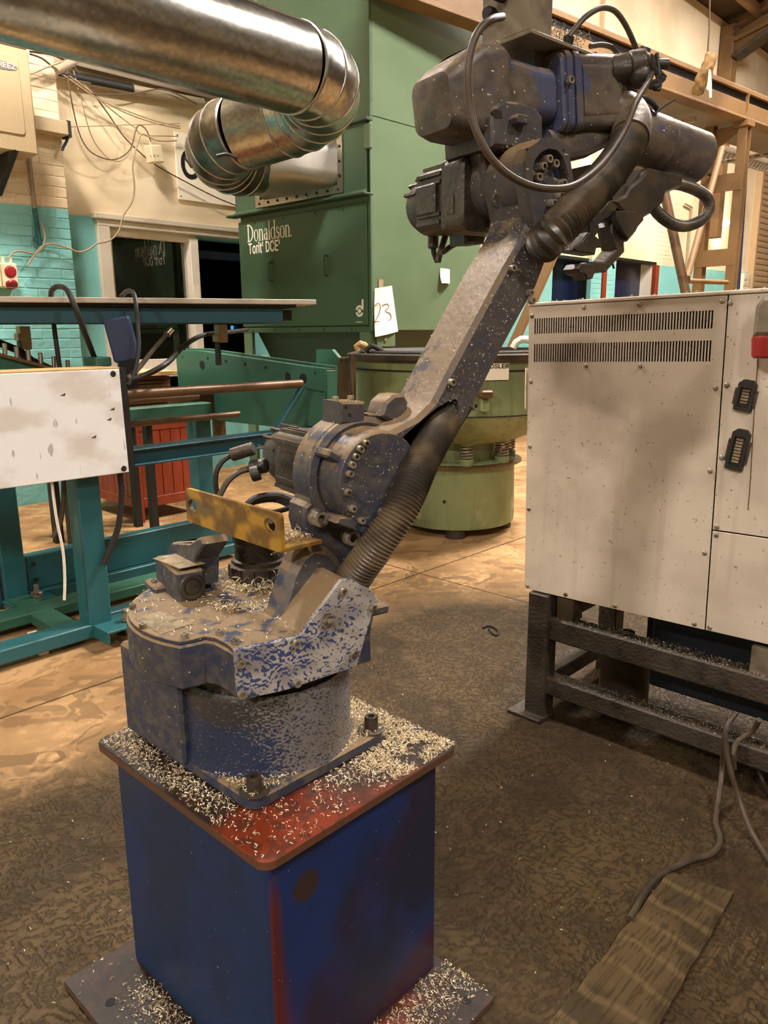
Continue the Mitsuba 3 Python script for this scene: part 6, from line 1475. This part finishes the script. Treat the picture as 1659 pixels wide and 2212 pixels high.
def plate_d(x, y):
    u, v = x - .957, y - 1.27
    on = (np.abs(u) > .19) | (np.abs(v) > .19)
    right = sst(.02, .20, u) * 1.3
    left = .30 * (1 - sst(.0, .10, np.abs(u + .22))) * sst(-.26, .0, v) + .22 * (1 - sst(0, .08, np.abs(v + .21))) * sst(-.2, .1, u)
    near = .05
    nz = meshkit.fbm(np.stack([x * 16, y * 16, x * 0], -1), 3, 3)
    return on * np.clip((right * .9 + left + near) * sst(.2, .5, nz) * 1.5, 0, 1)
q1 = scatter(7200, .70, 1.234, .956, 1.568, plate_d, 11)
h_ = .6005 + .006 * (meshkit.fbm(np.stack([q1[:, 0] * 30, q1[:, 1] * 30, q1[:, 0] * 0], -1), 2, 5)) * sst(.18, .3, q1[:, 0] - .957) * np.random.default_rng(3).random(len(q1))
single('metal_swarf', chips(np.c_[q1, h_], seed=21), 'm_swarf', 'loose curled metal chips strewn over the pedestal top plate', 'metal chips', kind='stuff', smooth=False)
def flange_d(x, y):
    u, v = x - .957, y - 1.27; r = np.hypot(u, v)
    return (np.abs(u) < .183) & (np.abs(v) < .183) & (r > .19)
q2 = scatter(900, .77, 1.145, 1.08, 1.46, flange_d, 12)
single('metal_swarf', chips(np.c_[q2, np.full(len(q2), .6285) + .006 * np.random.default_rng(4).random(len(q2))], seed=22), 'm_swarf', 'metal chips heaped on the corners of the robot foot flange', 'metal chips', kind='stuff', smooth=False)
def toW(p): p = np.asarray(p, float); return p @ RM[:3, :3].T + RM[:3, 3]
def lid_d(x, y):
    # heaped round the motor foot and in the angle of the web
    d1 = np.hypot(x - wx, y - wy)
    a = np.exp(-((d1 - .085) / .018) ** 2) * 1.0
    b = np.exp(-((y - (-.03 - .75 * (x + .0))) / .028) ** 2) * (x > -.10) * (x < .06) * .9
    inside = (np.hypot(x + .007, y - .048) < .255) & (d1 > .072) & ~((x > gx - .005) & (x < gx + .07) & (y > gy - .005)) & (y > -.185) & ((x > -.14) | (y > -.09))
    return inside * np.clip(a + b + .035, 0, 1)
q3 = scatter(1500, -.27, .12, -.19, .29, lid_d, 13)
h3 = .3315 + .012 * np.exp(-((np.hypot(q3[:, 0] - wx, q3[:, 1] - wy) - .085) / .03) ** 2) * np.random.default_rng(5).random(len(q3))
single('metal_swarf', chips(toW(np.c_[q3, h3]), rad=(.0018, .0048), seed=23, seg=9), 'm_swarf', 'curly metal shavings heaped on the turret lid round the black motor', 'metal chips', kind='stuff', smooth=False)
# bigger ringlets by the motor and on the yellow foot
g5 = np.random.default_rng(8)
rr5 = [(wx + .085 * math.cos(a), wy + .085 * math.sin(a), .335 + .02 * g5.random()) for a in g5.uniform(3.3, 6.2, 34)] + [(wx + .07 * math.cos(a), wy + .07 * math.sin(a), .40 + .06 * g5.random()) for a in g5.uniform(4.6, 6.2, 22)]
single('metal_swarf', chips(toW(A(rr5)), rad=(.005, .012), width=(.001, .002), tilt=1.0, seed=24, seg=22), 'm_swarf', 'large shiny ringlets of swarf clinging to the black waist motor', 'metal chips', kind='stuff', smooth=False)
yy = A([yb_o + A(d48) * g5.uniform(.015, .085) + A(d43) * g5.uniform(.012, .08) + A([0, 0, .010 + .012 * g5.random()]) for _ in range(120)])
single('metal_swarf', chips(toW(yy), rad=(.002, .008), tilt=.9, seed=25, seg=12), 'm_swarf', 'nest of metal curls on the foot of the yellow bracket', 'metal chips', kind='stuff', smooth=False)
# dark clump on the plate behind the junction box
cl = A([A(jq) + A(dl) * g5.uniform(.01, .15) + A(dr2) * (.08 + .155 * g5.random()) + A([0, 0, .001 + .045 * g5.random() ** 2]) for _ in range(1500)])
single('metal_swarf', chips(toW(cl), rad=(.002, .006), tilt=1.2, seed=26, seg=8), 'm_swarf_dark', 'dull clump of swarf piled on the plate behind the junction box', 'metal chips', kind='stuff', smooth=False)
# on the stand rails, the cabinet lid, the floor plate and the floor
s1 = np.c_[g5.uniform(2.456, 2.524, 1500), g5.uniform(.02, 1.45, 1500), np.full(1500, .4252)]
s2 = np.c_[g5.uniform(2.456, 2.524, 1300), g5.uniform(.02, 1.42, 1300), np.full(1300, .1782)]
s3 = np.c_[g5.uniform(2.47, 2.56, 500), g5.uniform(.55, .66, 500), np.full(500, .426) + .03 * g5.random(500)]
single('metal_swarf', chips(np.vstack([s1, s2, s3]), rad=(.001, .0026), seed=27), 'm_swarf_dark', 'fine wet chips lying along the cabinet stand rails', 'metal chips', kind='stuff', smooth=False)
s4 = np.c_[g5.uniform(2.46, 2.6, 160), 1.55 - 1.3 * g5.random(160), np.full(160, 1.605)]; s4[:, 2] = 1.600 + (1.575 - s4[:, 1]) * math.sin(CT)
single('metal_swarf', chips(s4, rad=(.001, .003), seed=28), 'm_swarf', 'few bright chips along the top edge of the beige cabinet', 'metal chips', kind='stuff', smooth=False)
def fp_d(x, y):
    l = np.exp(-((x - .69) / .035) ** 2) * sst(1.0, 1.2, y) * (1 - sst(1.42, 1.50, y)) * (x < .722)
    r = np.exp(-((y - .93) / .05) ** 2) * sst(.95, 1.05, x) * (y < .982)
    return np.clip(l + r * .8 + .02, 0, 1) * ((x < .722) | (y < .982) | (x > 1.212) | (y > 1.545))
q6 = scatter(1500, .575, 1.235, .83, 1.60, fp_d, 14)
single('metal_swarf', chips(np.c_[q6, np.full(len(q6), .0142)], rad=(.002, .004), seed=29), 'm_swarf', 'shiny chips drifted against the pedestal foot on its floor plate', 'metal chips', kind='stuff', smooth=False)
q7 = np.c_[g5.uniform(-.4, 2.6, 500), g5.uniform(-.5, 2.6, 500)]
q7 = q7[((q7[:, 0] < .55) | (q7[:, 0] > 1.26) | (q7[:, 1] > 1.63) | (q7[:, 1] < .8))]
single('metal_swarf', chips(np.c_[q7, np.full(len(q7), .0015)], rad=(.0015, .0035), seed=30), 'm_swarf', 'stray bright chips scattered over the wet floor', 'metal chips', kind='stuff', smooth=False)
# chips stuck on the arm
rg_ = A(RIDGE[3:9]); pts_ = []
for _ in range(520):
    k = g5.integers(0, len(rg_) - 1); t = g5.random(); q = rg_[k] * (1 - t) + rg_[k + 1] * t
    pts_.append((q[0] - .001, g5.uniform(-.165, -.04), q[1] + .001))
for _ in range(420):
    k = g5.integers(0, len(rg_) - 1); t = g5.random(); q = rg_[k] * (1 - t) + rg_[k + 1] * t; o = g5.uniform(.005, .085)
    pts_.append((q[0] + o * .8, -.1712, q[1] - o * .5))
for _ in range(150):
    a = g5.uniform(0, 2 * PI); r = .1 * math.sqrt(g5.random()); pts_.append((SC[0] + r * math.cos(a), -.172, SC[1] + r * math.sin(a)))
for _ in range(260):
    pts_.append(uo + ua * g5.uniform(0, .24) + A([0, g5.uniform(-.07, .07), 0]) + uz * .0855)
for _ in range(200):
    pts_.append((EC[0] + g5.uniform(-.07, .06), -.1, EC[1] + g5.uniform(-.05, .1)))
single('metal_swarf', chips(toW(A(pts_)), rad=(.0008, .0019), width=(.0004, .0010), tilt=1.0, seed=31, seg=5), 'm_swarf', 'tiny bright chips stuck all over the robot arm', 'metal chips', kind='stuff', smooth=False)
